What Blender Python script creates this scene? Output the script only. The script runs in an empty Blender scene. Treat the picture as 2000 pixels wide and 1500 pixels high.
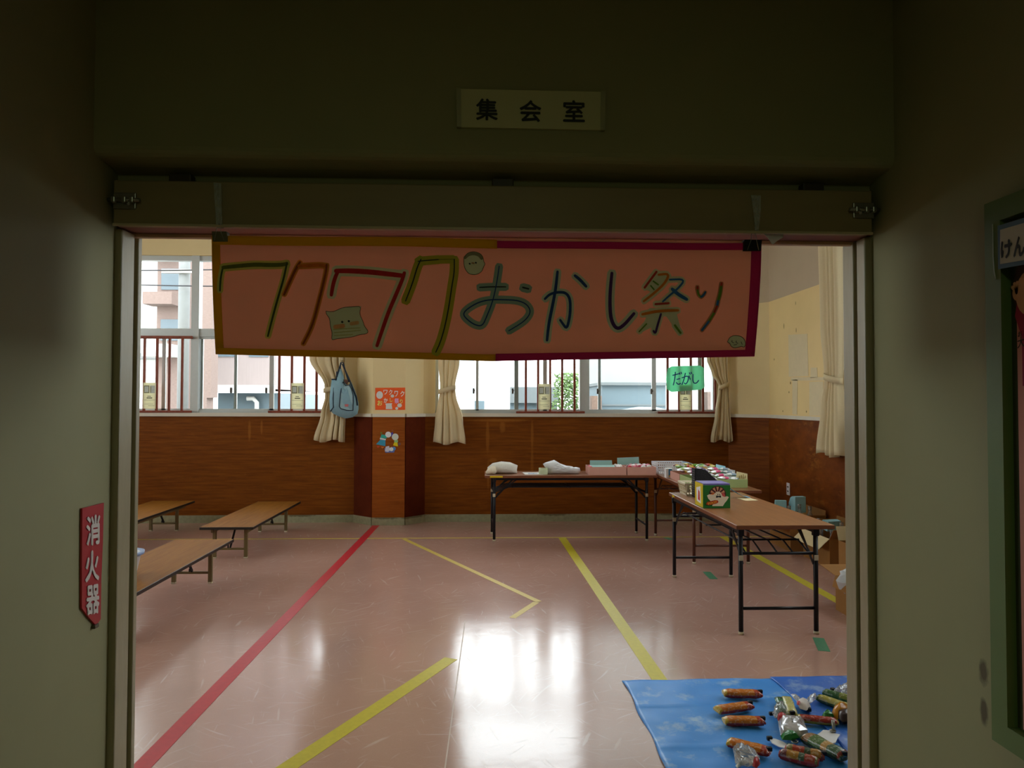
import bpy, bmesh, math, random
from mathutils import Vector, Matrix
random.seed(7)
S = bpy.context.scene
COL = S.collection
PI = math.pi
# ---------------------------------------------------------------- camera, sky, light, exposure
F = 1387.0
EYE = 1.525
cam_d = bpy.data.cameras.new('camera'); cam = bpy.data.objects.new('camera', cam_d); COL.objects.link(cam)
cam_d.sensor_fit = 'HORIZONTAL'; cam_d.sensor_width = 36.0; cam_d.lens = 36.0 * F / 2000.0
cam_d.clip_start = 0.02; cam_d.clip_end = 300
RC = Matrix.Rotation(-math.atan(55 / F), 3, 'Z') @ Matrix.Rotation(PI / 2 + math.atan(35 / F), 3, 'X') @ Matrix.Rotation(math.radians(.13), 3, 'Z')
CP = Vector((0, 0, EYE))
cam.matrix_world = Matrix.Translation(CP) @ RC.to_4x4()
S.camera = cam

world = bpy.data.worlds.new('overcast_sky'); S.world = world; world.use_nodes = True
wn = world.node_tree.nodes; wl = world.node_tree.links
bg = wn['Background']
wtc = wn.new('ShaderNodeTexCoord'); wsp = wn.new('ShaderNodeSeparateXYZ'); wr = wn.new('ShaderNodeValToRGB')
wl.new(wtc.outputs['Generated'], wsp.inputs[0]); wl.new(wsp.outputs['Z'], wr.inputs[0]); wl.new(wr.outputs[0], bg.inputs['Color'])
wr.color_ramp.elements[0].color = (.93, .97, 1, 1); wr.color_ramp.elements[1].color = (1, 1, 1, 1)
bg.inputs['Strength'].default_value = 9.0

S.view_settings.view_transform = 'Standard'; S.view_settings.look = 'None'
S.view_settings.gamma = 1.0; S.view_settings.exposure = 0.0; S.view_settings.use_curve_mapping = False
S.cycles.max_bounces = 14; S.cycles.diffuse_bounces = 8; S.cycles.glossy_bounces = 5
S.cycles.transparent_max_bounces = 24; S.cycles.transmission_bounces = 8
S.cycles.sample_clamp_indirect = 6.0; S.cycles.caustics_reflective = False; S.cycles.caustics_refractive = False
S.cycles.use_denoising = True

def portal(name, center, sx, sy, direction):
    d = bpy.data.lights.new(name, 'AREA'); d.shape = 'RECTANGLE'; d.size = sx; d.size_y = sy
    d.cycles.is_portal = True
    o = bpy.data.objects.new(name, d); COL.objects.link(o); o.location = center
    o.rotation_euler = Vector(direction).to_track_quat('-Z', 'Y').to_euler()
portal('sky_portal', (-3.7, 9.34, 2.4), 3.6, 2.1, (0, -1, 0))
portal('sky_portal', (1.2, 9.34, 2.4), 3.8, 2.1, (0, -1, 0))
portal('sky_portal', (3.80, 5.0, 2.4), 2.1, 3.8, (-1, 0, 0))
portal('sky_portal', (-7.1, 5.5, 2.4), 2.1, 4.0, (1, 0, 0))

hl = bpy.data.lights.new('hall_fill_light', 'AREA'); hl.shape = 'RECTANGLE'; hl.size = .3; hl.size_y = 1.2; hl.energy = 12; hl.color = (.84, 1, .6)  # added fill behind the camera, lifts the dark hall; no fixture
hlo = bpy.data.objects.new('hall_fill_light', hl); COL.objects.link(hlo); hlo.location = (0, -1.3, 2.66)

# ---------------------------------------------------------------- pixel of the 2000x1500 photograph -> point on a world plane
def U(x, y, X=None, Y=None, Z=None):
    d = RC @ Vector(((x - 1000) / F, -(y - 750) / F, -1.0))
    t = X / d.x if X is not None else Y / d.y if Y is not None else (Z - EYE) / d.z
    return CP + d * t

# ---------------------------------------------------------------- materials
def lin(c):
    c = c / 255.0
    return c / 12.92 if c <= .04045 else ((c + .055) / 1.055) ** 2.4
def rgb(*c): return (lin(c[0]), lin(c[1]), lin(c[2]), 1)
MATS = {}
def M(name, c, rough=.6, var=.12, scale=14, bump=0.0, spec=.4, metal=0, coat=0, stretch=(1, 1, 1), trans=0, coord='Object'):
    if name in MATS: return MATS[name]
    m = bpy.data.materials.new(name); m.use_nodes = True
    n = m.node_tree.nodes; l = m.node_tree.links; b = n['Principled BSDF']
    tc = n.new('ShaderNodeTexCoord'); mp = n.new('ShaderNodeMapping'); mp.inputs['Scale'].default_value = stretch
    if coord == 'World':
        g = n.new('ShaderNodeNewGeometry'); l.new(g.outputs['Position'], mp.inputs['Vector'])
    else: l.new(tc.outputs['Object'], mp.inputs['Vector'])
    nz = n.new('ShaderNodeTexNoise'); nz.inputs['Scale'].default_value = scale; nz.inputs['Detail'].default_value = 5
    l.new(mp.outputs[0], nz.inputs['Vector'])
    mx = n.new('ShaderNodeMix'); mx.data_type = 'RGBA'
    col = rgb(*c)
    mx.inputs[6].default_value = tuple(max(0, v * (1 - var)) for v in col[:3]) + (1,)
    mx.inputs[7].default_value = tuple(min(1, v * (1 + var)) for v in col[:3]) + (1,)
    l.new(nz.outputs['Fac'], mx.inputs[0]); l.new(mx.outputs[2], b.inputs['Base Color'])
    b.inputs['Roughness'].default_value = rough; b.inputs['Specular IOR Level'].default_value = spec
    b.inputs['Metallic'].default_value = metal; b.inputs['Coat Weight'].default_value = coat; b.inputs['Coat Roughness'].default_value = .15
    if bump:
        bp = n.new('ShaderNodeBump'); bp.inputs['Strength'].default_value = bump; bp.inputs['Distance'].default_value = .01
        l.new(nz.outputs['Fac'], bp.inputs['Height']); l.new(bp.outputs[0], b.inputs['Normal'])
    if trans:
        t = n.new('ShaderNodeBsdfTranslucent'); ms = n.new('ShaderNodeMixShader'); ms.inputs[0].default_value = trans
        l.new(mx.outputs[2], t.inputs['Color']); l.new(b.outputs[0], ms.inputs[1]); l.new(t.outputs[0], ms.inputs[2])
        l.new(ms.outputs[0], n['Material Output'].inputs['Surface'])
    m['mix'] = mx.name
    MATS[name] = m
    return m
def clear_mat(name, tint, gloss, alpha=0.0, rough=.05):
    m = bpy.data.materials.new(name); m.use_nodes = True; n = m.node_tree.nodes; l = m.node_tree.links
    n.remove(n['Principled BSDF'])
    t = n.new('ShaderNodeBsdfTransparent'); t.inputs[0].default_value = tint
    g = n.new('ShaderNodeBsdfGlossy'); g.inputs['Roughness'].default_value = rough
    ms = n.new('ShaderNodeMixShader'); lw = n.new('ShaderNodeLayerWeight'); lw.inputs['Blend'].default_value = .3
    nz = n.new('ShaderNodeTexNoise'); nz.inputs['Scale'].default_value = 9
    ml = n.new('ShaderNodeMath'); ml.operation = 'MULTIPLY'; ml.inputs[1].default_value = gloss
    l.new(lw.outputs['Fresnel'], ml.inputs[0]); l.new(ml.outputs[0], ms.inputs[0]); l.new(t.outputs[0], ms.inputs[1]); l.new(g.outputs[0], ms.inputs[2])
    out = ms
    if alpha:
        d = n.new('ShaderNodeBsdfDiffuse'); d.inputs[0].default_value = (.85, .87, .88, 1); m2 = n.new('ShaderNodeMixShader')
        ma = n.new('ShaderNodeMath'); ma.operation = 'MULTIPLY'; ma.inputs[1].default_value = alpha * 2
        l.new(nz.outputs['Fac'], ma.inputs[0]); l.new(ma.outputs[0], m2.inputs[0])
        l.new(ms.outputs[0], m2.inputs[1]); l.new(d.outputs[0], m2.inputs[2]); out = m2
    l.new(out.outputs[0], n['Material Output'].inputs['Surface'])
    return m
GLASS = clear_mat('window_glass', (.94, .97, .97, 1), .6, rough=.0)
PLASTIC = clear_mat('clear_plastic', (.95, .96, .97, 1), 1.0, .18)
FILM = clear_mat('clear_film', (.95, .96, .97, 1), .9, .22, .12)
TAPE = clear_mat('clear_tape', (.93, .93, .9, 1), 1.0, .25, .25)

# --- marks that belong to a wall: rectangles / spots in world space
def add_marks(m, spots, color, soft=.03, noise=.05, nscale=30):
    """mix a stain colour into the base colour near given world points (x,y,z,radii)"""
    n = m.node_tree.nodes; l = m.node_tree.links; b = n['Principled BSDF']
    src = b.inputs['Base Color'].links[0].from_socket
    g = n.new('ShaderNodeNewGeometry'); nz = n.new('ShaderNodeTexNoise'); nz.inputs['Scale'].default_value = nscale; nz.inputs['Detail'].default_value = 4
    l.new(g.outputs['Position'], nz.inputs['Vector'])
    prev = None
    for (c, r, k) in spots:
        s = n.new('ShaderNodeVectorMath'); s.operation = 'SUBTRACT'; s.inputs[1].default_value = c; l.new(g.outputs['Position'], s.inputs[0])
        d = n.new('ShaderNodeVectorMath'); d.operation = 'DIVIDE'; d.inputs[1].default_value = r; l.new(s.outputs[0], d.inputs[0])
        ln = n.new('ShaderNodeVectorMath'); ln.operation = 'LENGTH'; l.new(d.outputs[0], ln.inputs[0])
        ad = n.new('ShaderNodeMath'); ad.operation = 'MULTIPLY_ADD'; ad.inputs[1].default_value = noise * 20; ad.inputs[2].default_value = -noise * 10; l.new(nz.outputs['Fac'], ad.inputs[0])
        a2 = n.new('ShaderNodeMath'); a2.operation = 'ADD'; l.new(ln.outputs['Value'], a2.inputs[0]); l.new(ad.outputs[0], a2.inputs[1])
        mr = n.new('ShaderNodeMapRange'); mr.inputs['From Min'].default_value = .6; mr.inputs['From Max'].default_value = 1.1; mr.inputs['To Min'].default_value = k; mr.inputs['To Max'].default_value = 0
        l.new(a2.outputs[0], mr.inputs['Value'])
        if prev is None: prev = mr.outputs[0]
        else:
            mm = n.new('ShaderNodeMath'); mm.operation = 'MAXIMUM'; l.new(prev, mm.inputs[0]); l.new(mr.outputs[0], mm.inputs[1]); prev = mm.outputs[0]
    mx = n.new('ShaderNodeMix'); mx.data_type = 'RGBA'; mx.inputs[7].default_value = color
    l.new(prev, mx.inputs[0]); l.new(src, mx.inputs[6]); l.new(mx.outputs[2], b.inputs['Base Color'])

def wood(name, c1, c2, axis_scale, rough=.45, scale=6, spec=.4, worn=None, wornk=.5, coat=0):
    m = bpy.data.materials.new(name); m.use_nodes = True; n = m.node_tree.nodes; l = m.node_tree.links; b = n['Principled BSDF']
    g = n.new('ShaderNodeTexCoord'); mp = n.new('ShaderNodeMapping'); mp.inputs['Scale'].default_value = axis_scale
    l.new(g.outputs['Object'], mp.inputs[0])
    nz = n.new('ShaderNodeTexNoise'); nz.inputs['Scale'].default_value = scale; nz.inputs['Detail'].default_value = 7; nz.inputs['Roughness'].default_value = .62
    l.new(mp.outputs[0], nz.inputs[0])
    r = n.new('ShaderNodeValToRGB'); r.color_ramp.elements[0].position = .32; r.color_ramp.elements[1].position = .7
    r.color_ramp.elements[0].color = rgb(*c1); r.color_ramp.elements[1].color = rgb(*c2)
    l.new(nz.outputs['Fac'], r.inputs[0]); out = r.outputs[0]
    if worn:
        n2 = n.new('ShaderNodeTexNoise'); n2.inputs['Scale'].default_value = 2.2; n2.inputs['Detail'].default_value = 8; n2.inputs['Roughness'].default_value = .75
        mp2 = n.new('ShaderNodeMapping'); mp2.inputs['Scale'].default_value = (1, 1, 2.5); l.new(g.outputs['Object'], mp2.inputs[0]); l.new(mp2.outputs[0], n2.inputs[0])
        r2 = n.new('ShaderNodeValToRGB'); r2.color_ramp.elements[0].position = .56; r2.color_ramp.elements[1].position = .8
        r2.color_ramp.elements[0].color = (0, 0, 0, 1); r2.color_ramp.elements[1].color = (wornk,) * 3 + (1,)
        l.new(n2.outputs['Fac'], r2.inputs[0])
        mx = n.new('ShaderNodeMix'); mx.data_type = 'RGBA'; mx.inputs[7].default_value = rgb(*worn)
        l.new(r2.outputs[0], mx.inputs[0]); l.new(out, mx.inputs[6]); out = mx.outputs[2]
    l.new(out, b.inputs['Base Color']); b.inputs['Roughness'].default_value = rough; b.inputs['Specular IOR Level'].default_value = spec
    b.inputs['Coat Weight'].default_value = coat
    MATS[name] = m
    return m

def floor_material():
    m = bpy.data.materials.new('pink_brown_vinyl'); m.use_nodes = True; n = m.node_tree.nodes; l = m.node_tree.links; b = n['Principled BSDF']
    g = n.new('ShaderNodeNewGeometry')
    n1 = n.new('ShaderNodeTexNoise'); n1.inputs['Scale'].default_value = 1.6; n1.inputs['Detail'].default_value = 8; l.new(g.outputs['Position'], n1.inputs[0])
    n2 = n.new('ShaderNodeTexNoise'); n2.inputs['Scale'].default_value = 160; n2.inputs['Detail'].default_value = 2; l.new(g.outputs['Position'], n2.inputs[0])
    mx = n.new('ShaderNodeMix'); mx.data_type = 'RGBA'; mx.inputs[6].default_value = rgb(170, 132, 119); mx.inputs[7].default_value = rgb(202, 162, 148)
    ad = n.new('ShaderNodeMath'); ad.operation = 'MULTIPLY_ADD'; ad.inputs[1].default_value = .35; l.new(n2.outputs['Fac'], ad.inputs[0])
    mu = n.new('ShaderNodeMath'); mu.operation = 'MULTIPLY'; mu.inputs[1].default_value = .65; l.new(n1.outputs['Fac'], mu.inputs[0]); l.new(mu.outputs[0], ad.inputs[2])
    l.new(ad.outputs[0], mx.inputs[0])
    # scuffs: thin curved scratches from stretched, warped noise
    prev = None
    for (rot, sc, st) in ((.2, 3.4, (1.2, .07, 1)), (-.45, 4.0, (1.3, .06, 1)), (1.0, 3.0, (1.0, .07, 1)), (-1.3, 3.4, (1.1, .08, 1)), (.7, 7.0, (1.2, .1, 1))):
        w = n.new('ShaderNodeMapping'); w.vector_type = 'TEXTURE'; w.inputs['Rotation'].default_value = (0, 0, rot); w.inputs['Scale'].default_value = st
        nw = n.new('ShaderNodeTexNoise'); nw.inputs['Scale'].default_value = .8; nw.inputs['Detail'].default_value = 1; l.new(g.outputs['Position'], nw.inputs[0])
        va = n.new('ShaderNodeVectorMath'); va.operation = 'MULTIPLY_ADD'; va.inputs[1].default_value = (.7, .7, 0); l.new(nw.outputs['Color'], va.inputs[0]); l.new(g.outputs['Position'], va.inputs[2])
        l.new(va.outputs[0], w.inputs[0])
        ns = n.new('ShaderNodeTexNoise'); ns.inputs['Scale'].default_value = sc; ns.inputs['Detail'].default_value = 3; l.new(w.outputs[0], ns.inputs[0])
        r = n.new('ShaderNodeValToRGB'); r.color_ramp.elements[0].position = .645; r.color_ramp.elements[1].position = .72
        l.new(ns.outputs['Fac'], r.inputs[0])
        if prev is None: prev = r.outputs[0]
        else:
            mm = n.new('ShaderNodeMath'); mm.operation = 'MAXIMUM'; l.new(prev, mm.inputs[0]); l.new(r.outputs[0], mm.inputs[1]); prev = mm.outputs[0]
    mk = n.new('ShaderNodeMath'); mk.operation = 'MULTIPLY'; mk.inputs[1].default_value = .36; l.new(prev, mk.inputs[0])
    m2 = n.new('ShaderNodeMix'); m2.data_type = 'RGBA'; m2.inputs[7].default_value = rgb(222, 205, 196)
    l.new(mk.outputs[0], m2.inputs[0]); l.new(mx.outputs[2], m2.inputs[6]); l.new(m2.outputs[2], b.inputs['Base Color'])
    rr = n.new('ShaderNodeMapRange'); rr.inputs['To Min'].default_value = .1; rr.inputs['To Max'].default_value = .2; l.new(n1.outputs['Fac'], rr.inputs['Value'])
    ra = n.new('ShaderNodeMath'); ra.operation = 'MULTIPLY_ADD'; ra.inputs[1].default_value = .06; l.new(prev, ra.inputs[0]); l.new(rr.outputs[0], ra.inputs[2])
    l.new(ra.outputs[0], b.inputs['Roughness']); b.inputs['Specular IOR Level'].default_value = .62
    nb = n.new('ShaderNodeTexNoise'); nb.inputs['Scale'].default_value = 7; nb.inputs['Detail'].default_value = 3; l.new(g.outputs['Position'], nb.inputs[0])
    bp = n.new('ShaderNodeBump'); bp.inputs['Strength'].default_value = .07; bp.inputs['Distance'].default_value = .01
    l.new(nb.outputs['Fac'], bp.inputs['Height']); l.new(bp.outputs[0], b.inputs['Normal'])
    return m

# ---------------------------------------------------------------- mesh builder
WM = {}
class MB:
    def __init__(s): s.v = []; s.f = []; s.m = []; s.sm = []
    def add(s, vs, fs, m=0, sm=False):
        o = len(s.v); s.v += [Vector(v) for v in vs]
        for f in fs: s.f.append([o + i for i in f]); s.m.append(m); s.sm.append(sm)
        return s
    def box(s, x0, x1, y0, y1, z0, z1, m=0):
        return s.add([(x0, y0, z0), (x1, y0, z0), (x1, y1, z0), (x0, y1, z0), (x0, y0, z1), (x1, y0, z1), (x1, y1, z1), (x0, y1, z1)],
                     [(0, 3, 2, 1), (4, 5, 6, 7), (0, 1, 5, 4), (1, 2, 6, 5), (2, 3, 7, 6), (3, 0, 4, 7)], m)
    def bbox(s, x0, x1, y0, y1, z0, z1, b=.004, m=0):
        """box with chamfered edges"""
        bm = bmesh.new(); bmesh.ops.create_cube(bm, size=1)
        for v in bm.verts: v.co = Vector(((x0 + x1) / 2 + v.co.x * (x1 - x0), (y0 + y1) / 2 + v.co.y * (y1 - y0), (z0 + z1) / 2 + v.co.z * (z1 - z0)))
        bmesh.ops.bevel(bm, geom=bm.edges[:], offset=min(b, .45 * min(x1 - x0, y1 - y0, z1 - z0)), segments=2, affect='EDGES', profile=.5)
        bm.verts.index_update()
        s.add([v.co.copy() for v in bm.verts], [[v.index for v in f.verts] for f in bm.faces], m); bm.free(); return s
    def bar(s, p, q, w, h, m=0, up=(0, 0, 1)):
        p = Vector(p); q = Vector(q); d = (q - p).normalized(); u = Vector(up)
        if abs(d.dot(u)) > .95: u = Vector((0, 1, 0))
        a = d.cross(u).normalized() * w / 2; b = a.cross(d).normalized() * h / 2
        vs = [p - a - b, p + a - b, p + a + b, p - a + b, q - a - b, q + a - b, q + a + b, q - a + b]
        return s.add(vs, [(0, 1, 2, 3), (7, 6, 5, 4), (0, 4, 5, 1), (1, 5, 6, 2), (2, 6, 7, 3), (3, 7, 4, 0)], m)
    def tube(s, pts, r, n=8, m=0, flat=1.0):
        pts = [Vector(p) for p in pts]; rs = r if isinstance(r, (list, tuple)) else [r] * len(pts)
        vs = []; fs = []; ref = None
        for i, p in enumerate(pts):
            d = (pts[min(i + 1, len(pts) - 1)] - pts[max(i - 1, 0)]).normalized()
            if ref is None: ref = Vector((0, 0, 1)) if abs(d.z) < .9 else Vector((1, 0, 0))
            a = d.cross(ref).normalized(); b = a.cross(d).normalized(); ref = b
            for k in range(n):
                t = 2 * PI * k / n; vs.append(p + a * math.cos(t) * rs[i] + b * math.sin(t) * rs[i] * flat)
        for i in range(len(pts) - 1):
            for k in range(n): fs.append((i * n + k, i * n + (k + 1) % n, (i + 1) * n + (k + 1) % n, (i + 1) * n + k))
        s.add(vs, fs, m, True)
        o = len(s.v) - len(vs)
        s.f.append([o + k for k in range(n)][::-1]); s.m.append(m); s.sm.append(False)
        s.f.append([o + (len(pts) - 1) * n + k for k in range(n)]); s.m.append(m); s.sm.append(False)
        return s
    def lathe(s, prof, c, n=20, m=0, sm=True, M4=None):
        vs = []; fs = []
        for (r, z) in prof:
            for k in range(n):
                t = 2 * PI * k / n; v = Vector((r * math.cos(t), r * math.sin(t), z))
                vs.append((M4 @ v if M4 else v) + Vector(c))
        for i in range(len(prof) - 1):
            for k in range(n): fs.append((i * n + k, i * n + (k + 1) % n, (i + 1) * n + (k + 1) % n, (i + 1) * n + k))
        return s.add(vs, fs, m, sm)
    def prism(s, poly, off, m=0, m_side=None):
        poly = [Vector(p) for p in poly]; off = Vector(off); n = len(poly)
        s.add(poly + [p + off for p in poly], [list(range(n))[::-1], list(range(n, 2 * n))], m)
        o = len(s.v) - 2 * n
        for k in range(n): s.f.append([o + k, o + (k + 1) % n, o + n + (k + 1) % n, o + n + k]); s.m.append(m if m_side is None else m_side); s.sm.append(False)
        return s
    def ribbon(s, pts, w, nrm, m=0, th=.0008, taper=0):
        """flat stroke with round ends and a little thickness, drawn on the plane whose normal is nrm"""
        pts = smooth([Vector(p) for p in pts]); nrm = Vector(nrm).normalized(); L = []; Rr = []
        n = len(pts)
        for i, p in enumerate(pts):
            d = (pts[min(i + 1, n - 1)] - pts[max(i - 1, 0)]).normalized(); a = nrm.cross(d).normalized()
            k = w / 2 * (1 - taper * abs(2 * i / (n - 1) - 1) ** 2)
            L.append(p + a * k); Rr.append(p - a * k)
        d0 = (pts[0] - pts[1]).normalized(); d1 = (pts[-1] - pts[-2]).normalized()
        k = w / 2 * (1 - taper)
        e0 = [pts[0] + d0 * k * .7 + (L[0] - pts[0]) * .6, pts[0] + d0 * k * .7 + (Rr[0] - pts[0]) * .6]
        e1 = [pts[-1] + d1 * k * .7 + (L[-1] - pts[-1]) * .6, pts[-1] + d1 * k * .7 + (Rr[-1] - pts[-1]) * .6]
        L = [e0[0]] + L + [e1[0]]; Rr = [e0[1]] + Rr + [e1[1]]; n = len(L)
        t = nrm * th
        vs = [p + t for p in L] + [p + t for p in Rr] + L + Rr
        fs = []
        for i in range(n - 1):
            fs += [(i, n + i, n + i + 1, i + 1), (2 * n + i, i, i + 1, 2 * n + i + 1), (n + i, 3 * n + i, 3 * n + i + 1, n + i + 1)]
        fs += [(0, 2 * n, 3 * n, n), (n - 1, 2 * n - 1, 4 * n - 1, 3 * n - 1)]
        return s.add(vs, fs, m)
    def pillow(s, outline, nrm, df, db=0, rings=5, jit=0, m=0, power=.5, mb=None):
        """inflated shape: star-shaped outline (3D, planar) bulging df along nrm and db against it"""
        o = [Vector(p) for p in outline]; n = len(o); nrm = Vector(nrm).normalized()
        c = sum(o, Vector()) / n
        for sgn, dep, mi in ((1, df, m), (-1, db, m if mb is None else mb)):
            vs = []; fs = []
            for r in range(rings):
                t = r / rings; h = dep * (1 - (1 - t) ** 2) ** power
                for p in o:
                    q = p + (c - p) * t + nrm * sgn * h
                    if jit and r > 0: q += Vector([random.uniform(-jit, jit) for _ in range(3)])
                    vs.append(q)
            vs.append(c + nrm * sgn * dep)
            for r in range(rings - 1):
                for k in range(n): fs.append((r * n + k, r * n + (k + 1) % n, (r + 1) * n + (k + 1) % n, (r + 1) * n + k))
            for k in range(n): fs.append(((rings - 1) * n + k, (rings - 1) * n + (k + 1) % n, len(vs) - 1))
            if sgn < 0: fs = [f[::-1] for f in fs]
            s.add(vs, fs, mi, True)
        return s
    def build(s, name, mats, parent=None, smooth_all=None, solid=0, recalc=True, world=True):
        mats = mats if isinstance(mats, (list, tuple)) else [mats]
        pm = WM[parent.name] if parent else None
        if parent:
            inv = pm.inverted(); vs = [inv @ v for v in s.v] if world else s.v; loc = Vector((0, 0, 0))
        else:
            lo = Vector([min(v[i] for v in s.v) for i in range(3)]); hi = Vector([max(v[i] for v in s.v) for i in range(3)])
            loc = Vector(((lo.x + hi.x) / 2, (lo.y + hi.y) / 2, lo.z)); vs = [v - loc for v in s.v]
        me = bpy.data.meshes.new(name); me.from_pydata([tuple(v) for v in vs], [], s.f)
        for mt in mats: me.materials.append(mt)
        for p, mi, sm in zip(me.polygons, s.m, s.sm): p.material_index = mi; p.use_smooth = sm if smooth_all is None else smooth_all
        if recalc:
            bm = bmesh.new(); bm.from_mesh(me); bmesh.ops.recalc_face_normals(bm, faces=bm.faces[:]); bm.to_mesh(me); bm.free()
        me.update()
        o = bpy.data.objects.new(name, me); COL.objects.link(o)
        if parent: o.parent = parent; WM[o.name] = pm
        else: o.location = loc; WM[o.name] = Matrix.Translation(loc)
        if solid:
            md = o.modifiers.new('thickness', 'SOLIDIFY'); md.thickness = solid; md.offset = 0
        return o

def smooth(pts, it=2):
    for _ in range(it):
        if len(pts) < 3: return pts
        q = [pts[0]]
        for a, b in zip(pts[:-1], pts[1:]): q += [a * .75 + b * .25, a * .25 + b * .75]
        q.append(pts[-1]); pts = q
    return pts
def tag(o, label, cat, group=None, kind=None):
    o['label'] = label; o['category'] = cat
    if group: o['group'] = group
    if kind: o['kind'] = kind
    return o
def thing(name, label, cat, loc=(0, 0, 0), rotz=0, group=None):
    o = bpy.data.objects.new(name, None); COL.objects.link(o); o.empty_display_size = .05
    o.location = loc; o.rotation_euler = (0, 0, rotz)
    WM[o.name] = Matrix.Translation(Vector(loc)) @ Matrix.Rotation(rotz, 4, 'Z')
    return tag(o, label, cat, group)
def struct(o): o['kind'] = 'structure'; return o
def sthing(name, loc=(0, 0, 0)):
    o = bpy.data.objects.new(name, None); COL.objects.link(o); o.location = loc; WM[o.name] = Matrix.Translation(Vector(loc)); o['kind'] = 'structure'; return o
def dup(root, loc, rotz, label):
    def cp(o, par):
        c = o.copy(); COL.objects.link(c)
        if par: c.parent = par
        for ch in [x for x in bpy.data.objects if x.parent == o]: cp(ch, c)
        return c
    r = cp(root, None); r.location = loc; r.rotation_euler = (0, 0, rotz); r['label'] = label
    return r
def text_mb(txt, mapf, size=1.0, bold=.0, m=0, mb=None, depth=None):
    """glyph outlines of txt, unit em box (centred), mapped to 3D by mapf(u, v)"""
    cu = bpy.data.curves.new('lettering', 'FONT'); cu.body = txt; cu.size = 1.0; cu.align_x = 'CENTER'; cu.align_y = 'CENTER'; cu.offset = 0
    cu.resolution_u = 3
    o = bpy.data.objects.new('lettering', cu); COL.objects.link(o)
    dg = bpy.context.evaluated_depsgraph_get(); me = bpy.data.meshes.new_from_object(o.evaluated_get(dg))
    xs = [v.co.x for v in me.vertices]; ys = [v.co.y for v in me.vertices]
    cx, cy = (min(xs) + max(xs)) / 2, (min(ys) + max(ys)) / 2
    wx, wy = max(xs) - min(xs), max(ys) - min(ys)
    mb = mb or MB(); mb.nlay = 0
    for (du, dv) in (((0, 0),) if bold <= 0 else ((-bold, 0), (bold, 0), (0, bold), (0, -bold))):
        o0, o1, o2 = Vector(mapf(0, 0)), Vector(mapf(.5, 0)), Vector(mapf(0, .5)); nn = (o1 - o0).cross(o2 - o0).normalized()
        if nn.dot(CP - o0) < 0: nn = -nn
        nn = nn * .00025 * (len(mb.v) and mb.nlay); mb.nlay += 1
        mb.add([Vector(mapf((v.co.x - cx) / wx * (1 - 2 * bold) + du, (v.co.y - cy) / wy * (1 - 2 * bold) + dv)) + nn for v in me.vertices], [list(p.vertices) for p in me.polygons], m)
    bpy.data.objects.remove(o); bpy.data.curves.remove(cu); bpy.data.meshes.remove(me)
    return mb

# ================================================================ shared materials
HALL = M('hall_wall_paint', (144, 140, 104), .7, .08, 5, .05, .3, coord='World')
HALLR = M('hall_right_wall_paint', (138, 136, 100), .7, .08, 5, .05, .3, coord='World')
FRAMEP = M('door_frame_paint', (150, 140, 112), .35, .12, 9, .06, .5, coord='World', stretch=(8, 8, 1.2))
HEADP = M('door_head_paint', (142, 126, 92), .5, .14, 7, .04, .4, coord='World', stretch=(.6, 2, 3))
PINKP = M('reddish_primer', (132, 84, 70), .6, .1, 8)
CREAM = M('cream_plaster', (226, 205, 156), .75, .05, 4, .04, .25, coord='World')
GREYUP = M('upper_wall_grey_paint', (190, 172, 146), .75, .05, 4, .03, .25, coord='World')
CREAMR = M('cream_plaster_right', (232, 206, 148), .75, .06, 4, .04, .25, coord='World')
WHITEP = M('white_gloss_paint', (214, 206, 190), .5, .07, 8)
BASEP = M('baseboard_paint', (150, 148, 118), .6, .3, 26, .1)
CEIL = M('ceiling_paint', (226, 222, 208), .8, .04, 3)
WAIN = wood('wainscot_plywood', (99, 49, 5), (132, 73, 12), (.6, .6, 9), .6, 4, .15, (168, 104, 28), .32)
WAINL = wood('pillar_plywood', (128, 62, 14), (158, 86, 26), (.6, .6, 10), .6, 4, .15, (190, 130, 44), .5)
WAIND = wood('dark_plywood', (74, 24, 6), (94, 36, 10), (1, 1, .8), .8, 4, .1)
WAINR = wood('right_wall_plywood', (98, 46, 6), (132, 70, 14), (1.2, .7, 1.4), .6, 5, .15, (196, 136, 52), .75)
ALU = M('window_aluminium', (196, 200, 198), .4, .05, 20, 0, .5, .35)
GUARD = wood('guard_rail_wood', (112, 46, 28), (142, 66, 38), (6, 6, .6), .5, 6)
BLACKM = M('black_painted_steel', (20, 18, 24), .45, .1, 20, 0, .3)
BROWNM = M('brown_painted_steel', (86, 42, 22), .4, .1, 20, 0, .5)
OLIVEM = M('olive_painted_steel', (104, 88, 52), .45, .1, 20, 0, .5)
DESK = wood('table_walnut_top', (128, 80, 46), (152, 100, 62), (7, .5, 7), .28, 5, .5)
DESKX = wood('table_walnut_top_long', (128, 78, 46), (150, 98, 62), (.5, 7, 7), .28, 5, .5)
LOWTOP = wood('low_table_top', (128, 80, 22), (152, 100, 34), (7, .5, 7), .6, 5, .12)
EDGEB = M('dark_edge_strip', (34, 28, 26), .4, .1, 20)
EDGEW = M('walnut_edge', (120, 70, 44), .4, .1, 20)
CAP = M('rubber_foot', (196, 186, 160), .6, .1, 20)
CLOTH = M('curtain_cotton', (226, 210, 172), .9, .05, 60, .1, .15, trans=.2)
WHITE = M('white_paper', (236, 236, 232), .7, .04, 30, trans=.15)
PLAINW = M('white_plastic', (232, 234, 238), .5, .04, 20)
PAPERC = M('cutout_paper', (170, 172, 150), .8, .06, 30)
INK = M('black_ink', (24, 24, 26), .6, .2, 30)
STEEL = M('dull_steel', (150, 148, 140), .35, .15, 30, 0, .5, .8)
CARD = M('cardboard', (156, 112, 62), .85, .08, 20, .05, .2)
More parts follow.
